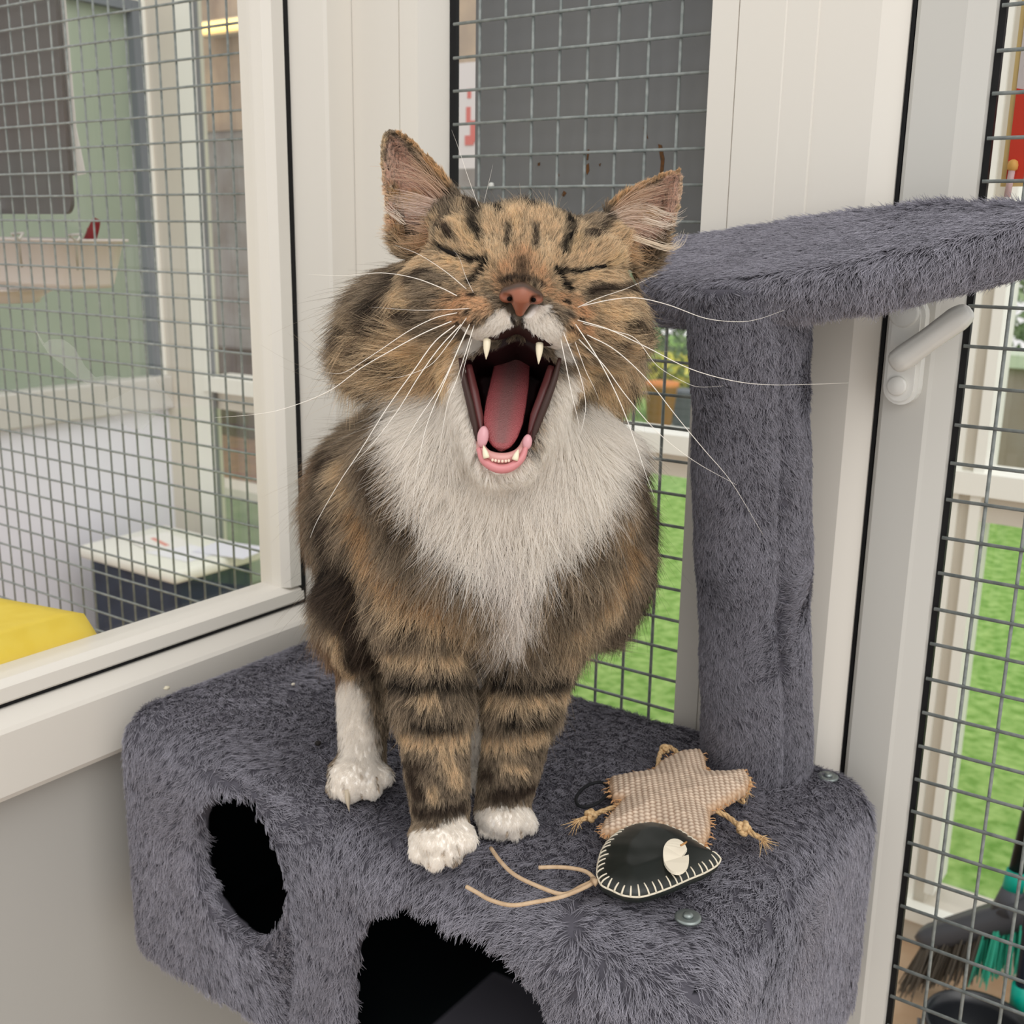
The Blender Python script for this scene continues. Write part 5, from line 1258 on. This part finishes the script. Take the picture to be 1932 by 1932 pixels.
# ---- inside the mouth
def tongue():
    path = [((-0.36,0.33,-8.5), 0.67), ((-0.32,-0.8,-7.9), 0.81), ((-0.21,-2.18,-6.7), 0.98), ((-0.19,-3.57,-5.1), 1.06), ((-0.23,-4.87,-3.8), 1.10), ((-0.25,-5.96,-2.7), 1.05), ((-0.24,-6.75,-2.2), 0.86), ((-0.2,-7.25,-2.1), 0.55), ((-0.18,-7.46,-2.3), 0.22)]
    c = spline([p for p, _ in path], 5); wd = np.interp(np.linspace(0, 1, len(c)), np.linspace(0, 1, len(path)), [x for _, x in path]); V, F, col = [], [], []
    n = 18
    for i, (p, w_) in enumerate(zip(c, wd)):
        for k in range(n):
            a = 2 * math.pi * k / n; x = math.cos(a); y = math.sin(a)
            gr = 0.10 * math.exp(-(x / 0.25) ** 2) if y > 0 else 0
            V.append(p + np.array([w_ * x, -0.12 * y, (0.34 * y if y > 0 else 0.3 * y) - gr]))
            ctr = math.exp(-(x / 0.55) ** 2) * (y > 0) * min(1, i / 6) * (1 if i < len(c) - 8 else 0.4)
            col.append(lin((170, 82, 86)) * (1 - 0.75 * ctr) + lin((122, 98, 95)) * 0.75 * ctr)
    for i in range(len(c) - 1):
        for k in range(n): F.append((i * n + k, i * n + (k + 1) % n, (i + 1) * n + (k + 1) % n, (i + 1) * n + k))
    V = np.array(V); V[:, 2] += 0.025 * noise3(V, 9, 3)
    return np_mesh('tongue', to_world(V), np.array(F), attr_mat('tongue_wet', rough=0.38, spec=0.45, bump=0.9, scale=1600), cat, True, np.array(col))
tongue()
M_gum = mat('gum_pink', (212, 156, 150), rough=0.3, spec=0.5); M_lip = mat('lip_pink', (208, 134, 136), rough=0.35, spec=0.45); M_tooth = mat('tooth_ivory', (240, 228, 200), rough=0.25, spec=0.5)
M_pad = mat('cheek_pad_pink', (214, 158, 164), rough=0.25, spec=0.5); M_dlip = mat('dark_lip', (60, 40, 35), rough=0.45, spec=0.3); M_in = mat('inner_cheek', (98, 50, 50), rough=0.35, spec=0.4)
def cat_tube(name, pts, rad, m, n=10, label=None):
    p = spline(np.array(pts), 5); rr = np.interp(np.linspace(0, 1, len(p)), np.linspace(0, 1, len(rad)), rad) / 100.0
    return build(name, tube(bmesh.new(), to_world(p), list(rr), n), m, cat, True, label=label)
cat_tube('lower_gum', [(-1.35,-6.99,-2.3), (-1.19,-7.55,-2), (-0.78,-7.9,-1.8), (-0.11,-7.98,-1.7), (0.5,-7.79,-1.8), (0.9,-7.4,-2), (1.1,-6.75,-2.3)], [0.2, 0.27, 0.30, 0.32, 0.30, 0.27, 0.2], M_gum)
cat_tube('lower_lip', [(-1.34,-7.58,-1.7), (-0.99,-8.16,-1.5), (-0.46,-8.45,-1.4), (0.01,-8.5,-1.4), (0.51,-8.31,-1.4), (0.95,-7.81,-1.5), (1.12,-7.17,-1.7)], [0.12, 0.20, 0.24, 0.25, 0.24, 0.20, 0.12], M_lip)
cat_tube('dark_lip', [(-2.86,-3.01,-2.2), (-2.53,-4.08,-2), (-2.07,-5.28,-1.9), (-1.65,-6.48,-1.9), (-1.42,-7.2,-1.9)], [0.10, 0.17, 0.20, 0.17, 0.08], M_dlip)
cat_tube('dark_lip', [(2.29,-2.38,-2.2), (2.14,-3.54,-2), (1.85,-4.8,-1.9), (1.52,-6.12,-1.9), (1.37,-6.96,-1.9)], [0.10, 0.17, 0.20, 0.17, 0.08], M_dlip)
cat_tube('inner_cheek', [(-2.45,-3.18,-3.5), (-2.01,-4.59,-3.1), (-1.59,-5.84,-2.8), (-1.31,-6.67,-2.5)], [0.2, 0.30, 0.28, 0.12], M_in)
cat_tube('inner_cheek', [(1.93,-2.7,-3.5), (1.72,-4.13,-3.1), (1.4,-5.47,-2.8), (1.21,-6.5,-2.5)], [0.2, 0.30, 0.28, 0.12], M_in)
def ell(name, c, r, m, **kw):
    bm = bmesh.new(); bmesh.ops.create_uvsphere(bm, u_segments=20, v_segments=12, radius=1)
    for v in bm.verts: v.co = Vector(to_world(np.array(c) + np.array(v.co) * np.array(r)))
    return build(name, bm, m, cat, True, **kw)
ell('cheek_pad', (-1.17,-6.96,-1.7), (0.30, 0.57, 0.25), M_pad); ell('cheek_pad', (1.14,-6.95,-1.7), (0.25, 0.41, 0.22), M_pad)
def tooth(name, a, b, ra):
    a, b = np.array(a), np.array(b); pts = [a + (b - a) * s + np.array([0, 0, 0.08 * math.sin(s * 3.1)]) for s in np.linspace(0, 1, 7)]
    return build(name, tube(bmesh.new(), to_world(np.array(pts)), [ra / 100 * q for q in (1, 1, 0.93, 0.8, 0.6, 0.36, 0.1)], 10), M_tooth, cat, True)
tooth('upper_canine', (-1.54,-2.04,-1.15), (-1.47,-3.04,-1.15), 0.20); tooth('upper_canine', (1.15,-1.9,-1.15), (1.22,-2.96,-1.15), 0.20)
tooth('lower_canine', (-0.83,-8.04,-1.25), (-1.08,-7.41,-1.4), 0.17); tooth('lower_canine', (0.61,-7.97,-1.25), (0.73,-7.38,-1.4), 0.17)
M_inc = mat('incisor_ivory', (236, 212, 192), rough=0.3, spec=0.5)
for px in ((-0.52,-8.11,-1.25), (-0.36,-8.12,-1.22), (-0.19,-8.13,-1.2), (-0.01,-8.11,-1.2), (0.16,-8.08,-1.22), (0.31,-8.04,-1.25)):
    ell('incisor', px, (0.07, 0.085, 0.06), M_inc)
M_nost = mat('nostril_shade_dark', (14, 9, 8), rough=0.8, spec=0.1); M_dark = mat('eye_corner_dark', (22, 16, 14), rough=0.15, spec=0.6)
ell('nostril_shade', (-0.63,-0.09,0.2), (0.12, 0.11, 0.20), M_nost); ell('nostril_shade', (0.58,0.01,0.2), (0.12, 0.11, 0.20), M_nost)  # dark ellipsoids put in the nose holes in place of shade
ell('eye_corner', (1.53,1.93,-1.35), (0.16, 0.16, 0.12), M_dark); ell('eye_corner', (-2.01,1.93,-1.45), (0.14, 0.12, 0.10), M_dark)
M_lid = mat('eyelid_dark', (20, 15, 13), rough=0.7, spec=0.15)
for e in EYES: cat_tube('eye_slit', [np.array(q) + [0, 0, 0.13] for q in e], [0.03, 0.11, 0.15, 0.15, 0.12], M_lid, 8)
M_claw = mat('claw_horn', (190, 176, 154), rough=0.3, spec=0.4)
cat_tube('claw', [(-7.45,-29.43,-14.9), (-7.31,-30.04,-14.7), (-7.14,-30.75,-14.8)], [0.2, 0.16, 0.02], M_claw, 8)

# ---- whiskers and brow hairs, each one its own
M_whisk = mat('whisker_white', (245, 238, 228), rough=0.3, spec=0.4)
WH = [
 ([(-3.32,-0.08,-0.7),(-4.22,0.23,-0.66),(-5.61,0.54,-0.62),(-7.23,0.58,-0.58),(-9.07,0.21,-0.54),(-10.88,0.03,-0.5)],0.02604),
 ([(-2.88,0.32,-0.7),(-4.02,0.99,-0.3),(-5.4,1.59,0.1),(-6.59,1.82,0.5)],0.02232),
 ([(-2.51,0.18,-0.7),(-2.99,0.9,-0.3),(-3.32,1.58,0.1),(-3.66,1.92,0.5)],0.01364),
 ([(-2.54,-0.64,-0.7),(-3.78,-0.92,-0.3),(-5.33,-1.21,0.1),(-7.39,-1.38,0.5)],0.0186),
 ([(-3.21,-0.94,-0.7),(-4.27,-1.4,-0.36),(-5.47,-2.27,-0.02),(-6.88,-3.57,0.32),(-8.28,-4.77,0.66),(-9.12,-4.94,1)],0.02604),
 ([(-3.43,-1.4,-0.7),(-4.71,-2.2,-0.39),(-6.16,-3.29,-0.07),(-7.58,-4.44,0.24),(-8.96,-5.79,0.56),(-10.88,-6.9,0.87),(-12.32,-7.42,1.19),(-14.15,-7.83,1.5)],0.027899999999999998),
 ([(-3.24,-1.59,-0.7),(-4.12,-2.6,-0.31),(-4.96,-4.23,0.07),(-6,-6.26,0.46),(-7,-8.53,0.84),(-7.78,-10.22,1.23),(-8.53,-12.14,1.61),(-8.73,-13.06,2)],0.027899999999999998),
 ([(-2.93,-1.5,-0.7),(-3.81,-2.85,-0.16),(-4.63,-4.5,0.38),(-5.41,-6.37,0.92),(-6.43,-8.24,1.46),(-7.25,-9.4,2)],0.027899999999999998),
 ([(-2.5,-1.44,-0.7),(-2.82,-2.58,-0.25),(-3.22,-4.17,0.2),(-3.75,-6.14,0.65),(-3.95,-7.39,1.1),(-4.06,-9.38,1.55),(-4,-11.06,2)],0.027899999999999998),
 ([(-2.54,-1.56,-0.7),(-2.97,-3.15,-0.16),(-3.52,-4.89,0.38),(-4.33,-6.63,0.92),(-4.98,-8.32,1.46),(-5.26,-9.16,2)],0.0248),
 ([(-2.26,-1.42,-0.7),(-2.47,-2.82,-0.16),(-2.73,-4.39,0.38),(-3,-5.68,0.92),(-3.07,-7.56,1.46),(-3.06,-8.24,2)],0.02232),
 ([(-2.7,-1.14,-0.7),(-3.42,-2.68,-0.1),(-4.16,-3.92,0.5),(-5.34,-4.67,1.1),(-6.03,-4.88,1.7)],0.0186),
 ([(-2.3,-2.18,-0.7),(-2.44,-3.7,0.4),(-2.44,-4.62,1.5)],0.01736),
 ([(2.84,0.08,-0.7),(3.83,0.61,-0.3),(5.07,1.14,0.1),(6.52,1.95,0.5)],0.02232),
 ([(3.05,0.18,-0.7),(4.38,0.61,-0.5),(5.68,0.84,-0.3),(7.29,0.65,-0.1),(9.19,0.17,0.1),(10.76,0.15,0.3),(11.75,0.36,0.5),(12.96,0.93,0.7)],0.02728),
 ([(2.92,-0.56,-0.7),(4.56,-0.9,-0.39),(6.49,-1.6,-0.07),(8.69,-2.44,0.24),(10.8,-2.83,0.56),(12.59,-2.86,0.87),(14.58,-2.63,1.19),(16.29,-2.38,1.5)],0.027899999999999998),
 ([(3.21,-0.69,-0.7),(4.84,-0.94,-0.42),(5.92,-1.26,-0.13),(7.11,-2.49,0.15),(8.48,-3.16,0.43),(9.25,-3.36,0.72),(10.37,-3.2,1)],0.0186),
 ([(3.49,-1.25,-0.7),(4.94,-1.9,-0.25),(6.66,-3.22,0.2),(8.41,-5.04,0.65),(9.83,-6.48,1.1),(11.23,-7.89,1.55),(12.98,-10.27,2)],0.02604),
 ([(3.09,-1.52,-0.7),(4.5,-2.77,-0.16),(5.69,-4.16,0.38),(7.42,-5.84,0.92),(9.32,-7.08,1.46),(11.41,-8.01,2)],0.02604),
 ([(2.84,-0.79,-0.7),(4.2,-2.55,-0.06),(5.46,-4.6,0.58),(6.43,-6.64,1.22),(7.06,-8.15,1.86),(7.49,-9.14,2.5)],0.027899999999999998),
 ([(2.17,-1.09,-0.7),(2.85,-2.44,-0.16),(3.35,-3.51,0.38),(3.74,-4.85,0.92),(3.71,-5.95,1.46),(3.52,-6.79,2)],0.0248),
 ([(2.18,-1.63,-0.7),(2.51,-2.76,-0.03),(2.99,-4.39,0.65),(3.43,-5.71,1.32),(3.55,-6.4,2)],0.0248),
 ([(2.92,-1.67,-0.7),(3.61,-3.15,-0.13),(4.07,-3.96,0.43),(4.37,-4.65,1)],0.01612),
 ([(-2.88,5.16,-3.5),(-3.65,6.73,-3.83),(-4.45,8.46,-4.17),(-4.97,9.51,-4.5)],0.0124),
 ([(-2.77,5.74,-4.5),(-2.63,6.91,-4.5),(-2.52,7.94,-4.5)],0.00992),
]
for pts, r0 in WH:
    p = spline(np.array(pts), 6); rr = [r0 / 100.0 * (1 - 0.85 * s ** 1.3) for s in np.linspace(0, 1, len(p))]
    build('whisker', tube(bmesh.new(), to_world(p), rr, 6), M_whisk, cat, True)


# ================================================================ toys lying on the plush box
ZT = 0.004
def planar_toy(name, parent, outline, zc, thick, fall, h, m, colf, weave=None, col_extra=None):
    poly = np.array([p[:2] for p in outline]); lo = np.append(poly.min(0) - 0.006, zc - thick - 0.006); hi = np.append(poly.max(0) + 0.006, zc + thick + 0.006)
    def f(p):
        d2 = poly2(p[..., 0], p[..., 1], poly); t = np.sqrt(np.clip(-d2 / fall, 0, 1)) * thick + 0.0012
        if weave is not None: t = t + weave(p)
        return np.maximum(d2, np.abs(p[..., 2] - zc) - t) * 0.7
    V, F = surface_nets(grid_eval(f), lo, hi, h)
    return np_mesh(name, V, F, m, parent, True, colf(V, poly2(V[:, 0], V[:, 1], poly)))
# ---- woven star
SO = [(0.3754,-0.175,0.015), (0.3839,-0.1612,0.015), (0.3928,-0.1499,0.015), (0.3911,-0.1339,0.015), (0.3952,-0.113,0.015), (0.4046,-0.1018,0.015), (0.4129,-0.1107,0.015), (0.4229,-0.1292,0.015), (0.4336,-0.1211,0.015), (0.4415,-0.1114,0.015), (0.45,-0.1208,0.015), (0.454,-0.1358,0.015),
      (0.4503,-0.1575,0.015), (0.4466,-0.1743,0.015), (0.4568,-0.1951,0.015), (0.4611,-0.2135,0.015), (0.4538,-0.2138,0.015), (0.4406,-0.2118,0.015), (0.4285,-0.2109,0.015), (0.4197,-0.2251,0.015), (0.4116,-0.2356,0.015), (0.4047,-0.2363,0.015), (0.4009,-0.2268,0.015), (0.398,-0.2058,0.015), (0.3965,-0.1952,0.015), (0.3894,-0.1955,0.015), (0.3817,-0.1864,0.015)]
st = empty('star_toy', (SO[13][0], SO[13][1], ZT), label='woven beige star toy with knotted ropes lying beside the post', cat='cat toy')
e1 = np.array((0.434,-0.2099,0.015)) - np.array((0.3976,-0.1528,0.015)); e1 = e1[:2] / np.linalg.norm(e1[:2]); e2 = np.array([-e1[1], e1[0]])
def star_weave(p):
    u = p[..., 0] * e2[0] + p[..., 1] * e2[1]; v = p[..., 0] * e1[0] + p[..., 1] * e1[1]
    row = np.floor(u / 0.0036); return 0.00075 * np.abs(np.sin(np.pi * u / 0.0036)) ** 0.7 + 0.00065 * np.abs(np.sin(np.pi * (v / 0.0030 + 0.5 * (row % 2)))) - 0.0006
def star_col(V, d2):
    k = np.clip(star_weave(V) / 0.0008, 0, 1)[:, None]; e = np.clip(1 + d2 / 0.004, 0, 1)[:, None]; n = (noise3(V, 260, 3) * 0.5 + 0.5)[:, None]
    c = lin((158, 132, 112)) * (1 - k) + lin((232, 212, 190)) * k; c = c * (0.85 + 0.3 * n)
    return c * (1 - 0.6 * e) + lin((186, 146, 108)) * 0.6 * e
M_star = attr_mat('woven_jute', rough=0.85, spec=0.1)
star = planar_toy('woven_body', st, SO, 0.0125, 0.0072, 0.018, 0.00085, M_star, star_col, star_weave)
M_rope = mat('jute_rope', (222, 192, 148), rough=0.85, spec=0.1, noise=(188, 152, 108), scale=700)
def rope(pts, r, parent, knot=None, fray=0, name='rope'):
    p = spline(np.array(pts), 6); L = np.concatenate([[0], np.cumsum(np.linalg.norm(np.diff(p, axis=0), axis=1))]); bm = bmesh.new()
    for ply in range(3):
        q = []
        for i, c in enumerate(p):
            d = Vector(p[min(i + 1, len(p) - 1)] - p[max(i - 1, 0)]).normalized(); _, u, v = frame_of(d); a = L[i] / (r * 5) * 2 * math.pi * 0.5 + ply * 2.094
            q.append(Vector(c) + (u * math.cos(a) + v * math.sin(a)) * r * 0.5)
        tube(bm, q, r * 0.62, 6)
    o = build(name, bm, M_rope, parent, True)
    if knot is not None:
        c = Vector(knot[0]); R0 = knot[1]; ax = (Vector(p[-1]) - Vector(p[0])).normalized(); _, u, v = frame_of(ax); q = []
        for t in np.linspace(0, 2 * math.pi * 2, 40):   # overhand turn
            q.append(c + ax * (R0 * 0.55 * math.sin(1.5 * t)) + (u * math.cos(t) + v * math.sin(t)) * R0 * (0.62 + 0.2 * math.cos(1.5 * t)))
        b2 = bmesh.new(); tube(b2, q, R0 * 0.42, 7); build('knot', b2, M_rope, o, True)
    if fray:
        b2 = bmesh.new(); e = Vector(p[-1]); d = (Vector(p[-1]) - Vector(p[-3])).normalized()
        for _ in range(fray):
            w_ = Vector(rng.normal(size=3)) * 0.35; a = e + Vector(rng.normal(size=3)) * r * 0.4
            tube(b2, [a, a + (d + w_ * 0.4) * 0.003, a + (d + w_) * (0.006 + 0.003 * rng.random()) + Vector((0, 0, -0.001))], [0.00035, 0.0003, 0.0001], 4)
        build('frayed_end', b2, M_rope, o, kind='stuff')
    return o
rope([(0.4375,-0.1686,0.012), (0.4453,-0.1672,0.011), (0.4544,-0.1657,0.009), (0.464,-0.1713,0.009), (0.4723,-0.1744,0.009), (0.4804,-0.1775,0.009)], 0.0017, st, ((0.4693,-0.1749,0.01), 0.0042), 34)
rope([(0.3968,-0.1974,0.012), (0.3918,-0.2032,0.01), (0.3877,-0.2106,0.009), (0.3852,-0.219,0.009), (0.384,-0.2247,0.009)], 0.0016, st, ((0.3866,-0.2177,0.01), 0.0038), 24)
rope([(0.3923,-0.1409,0.01), (0.3831,-0.1205,0.01), (0.3802,-0.1089,0.011), (0.384,-0.105,0.011), (0.3941,-0.1102,0.01), (0.4027,-0.1177,0.01)], 0.0017, st, ((0.3816,-0.1099,0.011), 0.0032), 12)
rope([(0.4484,-0.14,0.012), (0.4513,-0.1378,0.009), (0.4544,-0.1395,0.007), (0.4509,-0.1381,0.006), (0.4473,-0.1385,0.008)], 0.0010, st, None, 10)
rope([(0.4443,-0.1245,0.014), (0.4467,-0.1191,0.014), (0.4506,-0.1224,0.012), (0.4515,-0.1277,0.01)], 0.0014, st, None, 12)
b2 = bmesh.new(); pl = np.array([p[:2] for p in SO])
for i in range(260):
    k = rng.integers(0, len(pl)); t = rng.random(); a = pl[k] * t + pl[k - 1] * (1 - t); ed_ = pl[k - 1] - pl[k]; nn = np.array([ed_[1], -ed_[0]]); nn = nn / np.linalg.norm(nn)
    if poly2(np.array([a[0] + nn[0] * 0.002]), np.array([a[1] + nn[1] * 0.002]), pl)[0] < 0: nn = -nn
    z0 = 0.0125 + rng.normal() * 0.001; e = nn * (0.0015 + 0.0022 * rng.random()) + rng.normal(size=2) * 0.0009
    tube(b2, [(a[0], a[1], z0), (a[0] + e[0] * 0.6, a[1] + e[1] * 0.6, z0 + rng.normal() * 0.0005), (a[0] + e[0], a[1] + e[1], z0 - 0.0006)], [0.0004, 0.0003, 0.0001], 4)
build('frayed_edge', b2, mat('jute_fray', (206, 160, 116), rough=0.9, spec=0.05), st, kind='stuff')
M_elastic = mat('black_elastic', (24, 25, 28), rough=0.75)
lc = np.array((0.3744,-0.1957,0.011)); lx = (np.array((0.3776,-0.1819,0.011)) - np.array((0.3712,-0.2092,0.011))) / 2; ly = (np.array((0.3829,-0.2047,0.011)) - np.array((0.3659,-0.1871,0.011))) / 2
build('elastic_loop', tube(bmesh.new(), [lc + lx * math.cos(t) + ly * math.sin(t) + np.array([0, 0, 0.001 * math.cos(t)]) for t in np.linspace(0, 2 * math.pi, 33)], 0.0011, 7), M_elastic, st, True)

# ---- black leather mouse
MO = [(0.4278,-0.2788,0.012), (0.4228,-0.2699,0.012), (0.4171,-0.2563,0.012), (0.4145,-0.2441,0.012), (0.4149,-0.2305,0.012), (0.4185,-0.2202,0.012), (0.4251,-0.213,0.012), (0.435,-0.2095,0.012), (0.4468,-0.2105,0.012), (0.4611,-0.2166,0.012), (0.4715,-0.2201,0.012), (0.4756,-0.2219,0.012), (0.4769,-0.2297,0.012), (0.4747,-0.2407,0.012),
      (0.4706,-0.2515,0.012), (0.4659,-0.2651,0.012), (0.4611,-0.2761,0.012), (0.4565,-0.2831,0.012), (0.4491,-0.2868,0.012), (0.4414,-0.2864,0.012), (0.4344,-0.2853,0.012)]
mo = empty('mouse_toy', (MO[6][0], MO[6][1], ZT), label='black leather mouse toy with white stitching and a pale felt ear', cat='cat toy')
M_leather = attr_mat('black_leather', rough=0.38, spec=0.5)
def mcol(V, d2): return np.tile(lin((30, 34, 31)), (len(V), 1)) * (0.85 + 0.3 * (noise3(V, 90, 4) * 0.5 + 0.5))[:, None]
def mouse_fold(p): return 0.0004 * noise3(p, 110, 6)
MZ, MT = 0.0135, 0.0082
planar_toy('leather_body', mo, MO, MZ, MT, 0.016, 0.0011, M_leather, mcol, mouse_fold)
mp = np.array([p[:2] for p in MO]); ring = spline(np.vstack([mp, mp[:1]]) if True else mp, 6)
M_thread = mat('white_thread', (226, 216, 196), rough=0.8, spec=0.1)
def mouse_top(x, y):
    d = poly2(np.array([x]), np.array([y]), mp)[0]; return MZ + math.sqrt(min(1, max(0, -d / 0.016))) * MT + 0.0014
seam = [(x, y, MZ + 0.0012) for x, y in ring]
build('seam_thread', tube(bmesh.new(), seam, 0.00055, 5), M_thread, mo, True)
cum = np.concatenate([[0], np.cumsum(np.linalg.norm(np.diff(ring, axis=0), axis=1))]); ctr = mp.mean(0); ns = 46; st_me = None
for k in range(ns):
    s = cum[-1] * (k + 0.3 * rng.random()) / ns; x, y = np.interp(s, cum, ring[:, 0]), np.interp(s, cum, ring[:, 1])
    d = ctr - (x, y); tx_, ty_ = np.interp(s + 0.001, cum, ring[:, 0]) - x, np.interp(s + 0.001, cum, ring[:, 1]) - y; nn = np.array([-ty_, tx_]); nn = nn / max(np.linalg.norm(nn), 1e-6); nn = nn if nn @ d > 0 else -nn
    L0 = 0.0036 + 0.0014 * rng.random(); nn = nn + rng.normal(size=2) * 0.12
    pts = [(x + nn[0] * L0 * q, y + nn[1] * L0 * q, mouse_top(x + nn[0] * L0 * q, y + nn[1] * L0 * q)) for q in (-0.05, 0.3, 0.65, 1.0)]
    build('stitch', tube(bmesh.new(), pts, [0.0006, 0.00055, 0.0005, 0.0004], 5), M_thread, mo, True)
M_felt = mat('ear_felt', (236, 226, 206), rough=0.8, spec=0.1)
ec = np.array((0.4604,-0.2485,0.0265)); ex = np.array((0.4644,-0.2414,0.0265)) - ec; ey = np.array((0.4513,-0.2358,0.0265)) - ec
bm = bmesh.new(); top = []; bot = []
for t in np.linspace(0.22, 2 * math.pi - 0.10, 34):
    p = ec + ex * math.cos(t) + ey * math.sin(t); zt = mouse_top(p[0], p[1]); zz = max(zt, 0.0215); top.append(bm.verts.new((p[0], p[1], zz + 0.0022))); bot.append(bm.verts.new((p[0], p[1], zz + 0.0004)))
p = ec + ex * 0.45 - ey * 0.05; zz = mouse_top(p[0], p[1]); top.append(bm.verts.new((p[0], p[1], zz + 0.0018))); bot.append(bm.verts.new((p[0], p[1], zz)))
n = len(top); bm.faces.new(top); bm.faces.new(bot[::-1]); [bm.faces.new((top[i], bot[i], bot[(i + 1) % n], top[(i + 1) % n])) for i in range(n)]
bmesh.ops.recalc_face_normals(bm, faces=bm.faces); bmesh.ops.triangulate(bm, faces=[f for f in bm.faces if len(f.verts) > 4])
ear = build('ear', bm, M_felt, mo)
build('ear_stitch', tube(bmesh.new(), [ec + ex * 0.35 + ey * 0.02 + np.array([0, 0, 0.003]), ec + ex * 0.75 + ey * 0.10 + np.array([0, 0, 0.003]), ec + ex * 0.9 + ey * 0.25 + np.array([0, 0, 0.002])], 0.0006, 6), mat('tan_thread', (178, 132, 82), 0.8), ear, True)
M_lace = mat('suede_lace', (204, 178, 148), rough=0.8, spec=0.1, noise=(188, 160, 130), scale=200)
for pts in ([(0.4273,-0.2791,0.012), (0.4188,-0.2742,0.011), (0.4105,-0.2737,0.01), (0.4012,-0.2786,0.01), (0.3924,-0.2838,0.009)],
            [(0.4273,-0.2791,0.011), (0.4236,-0.2863,0.009), (0.4181,-0.2994,0.0085), (0.4093,-0.3121,0.0085), (0.4006,-0.3222,0.0085), (0.3882,-0.3244,0.008), (0.3782,-0.3231,0.008), (0.3701,-0.3221,0.008)],
            [(0.4253,-0.278,0.01), (0.4208,-0.2829,0.0075), (0.4164,-0.2957,0.0075), (0.3998,-0.2981,0.008), (0.3844,-0.2965,0.008), (0.3707,-0.2904,0.008), (0.3573,-0.2819,0.008)]):
    build('tail_lace', tube(bmesh.new(), spline(np.array(pts), 6), 0.0012, 7), M_lace, mo, True)
build('tail_knot', tube(bmesh.new(), [(0.4256,-0.2797,0.012), (0.4297,-0.2832,0.013), (0.4287,-0.2781,0.012)], [0.0016, 0.0022, 0.0014], 8), M_lace, mo, True)

# ---- crumbs
def crumb(p, r, rgb, label):
    bm = bmesh.new(); bmesh.ops.create_icosphere(bm, subdivisions=2, radius=r)
    for v in bm.verts: v.co = v.co * (1 + 0.35 * (rng.random() - 0.5)) ; v.co.z *= 0.7
    bmesh.ops.translate(bm, verts=bm.verts, vec=p); build('crumb', bm, mat('crumb', rgb, 0.8), None, True, label=label, cat='crumb')
crumb((0.1763,-0.2419,0.007), 0.0024, (40, 36, 34), 'small dark crumb on the plush to the left of the white hind leg')
crumb((0.0512,-0.2725,0.027), 0.0022, (206, 198, 176), 'pale crumb on the plush near the far left corner of the box')
crumb((0.1027,-0.1945,0.017), 0.0016, (214, 206, 190), 'tiny pale crumb on the plush behind the white hind leg')
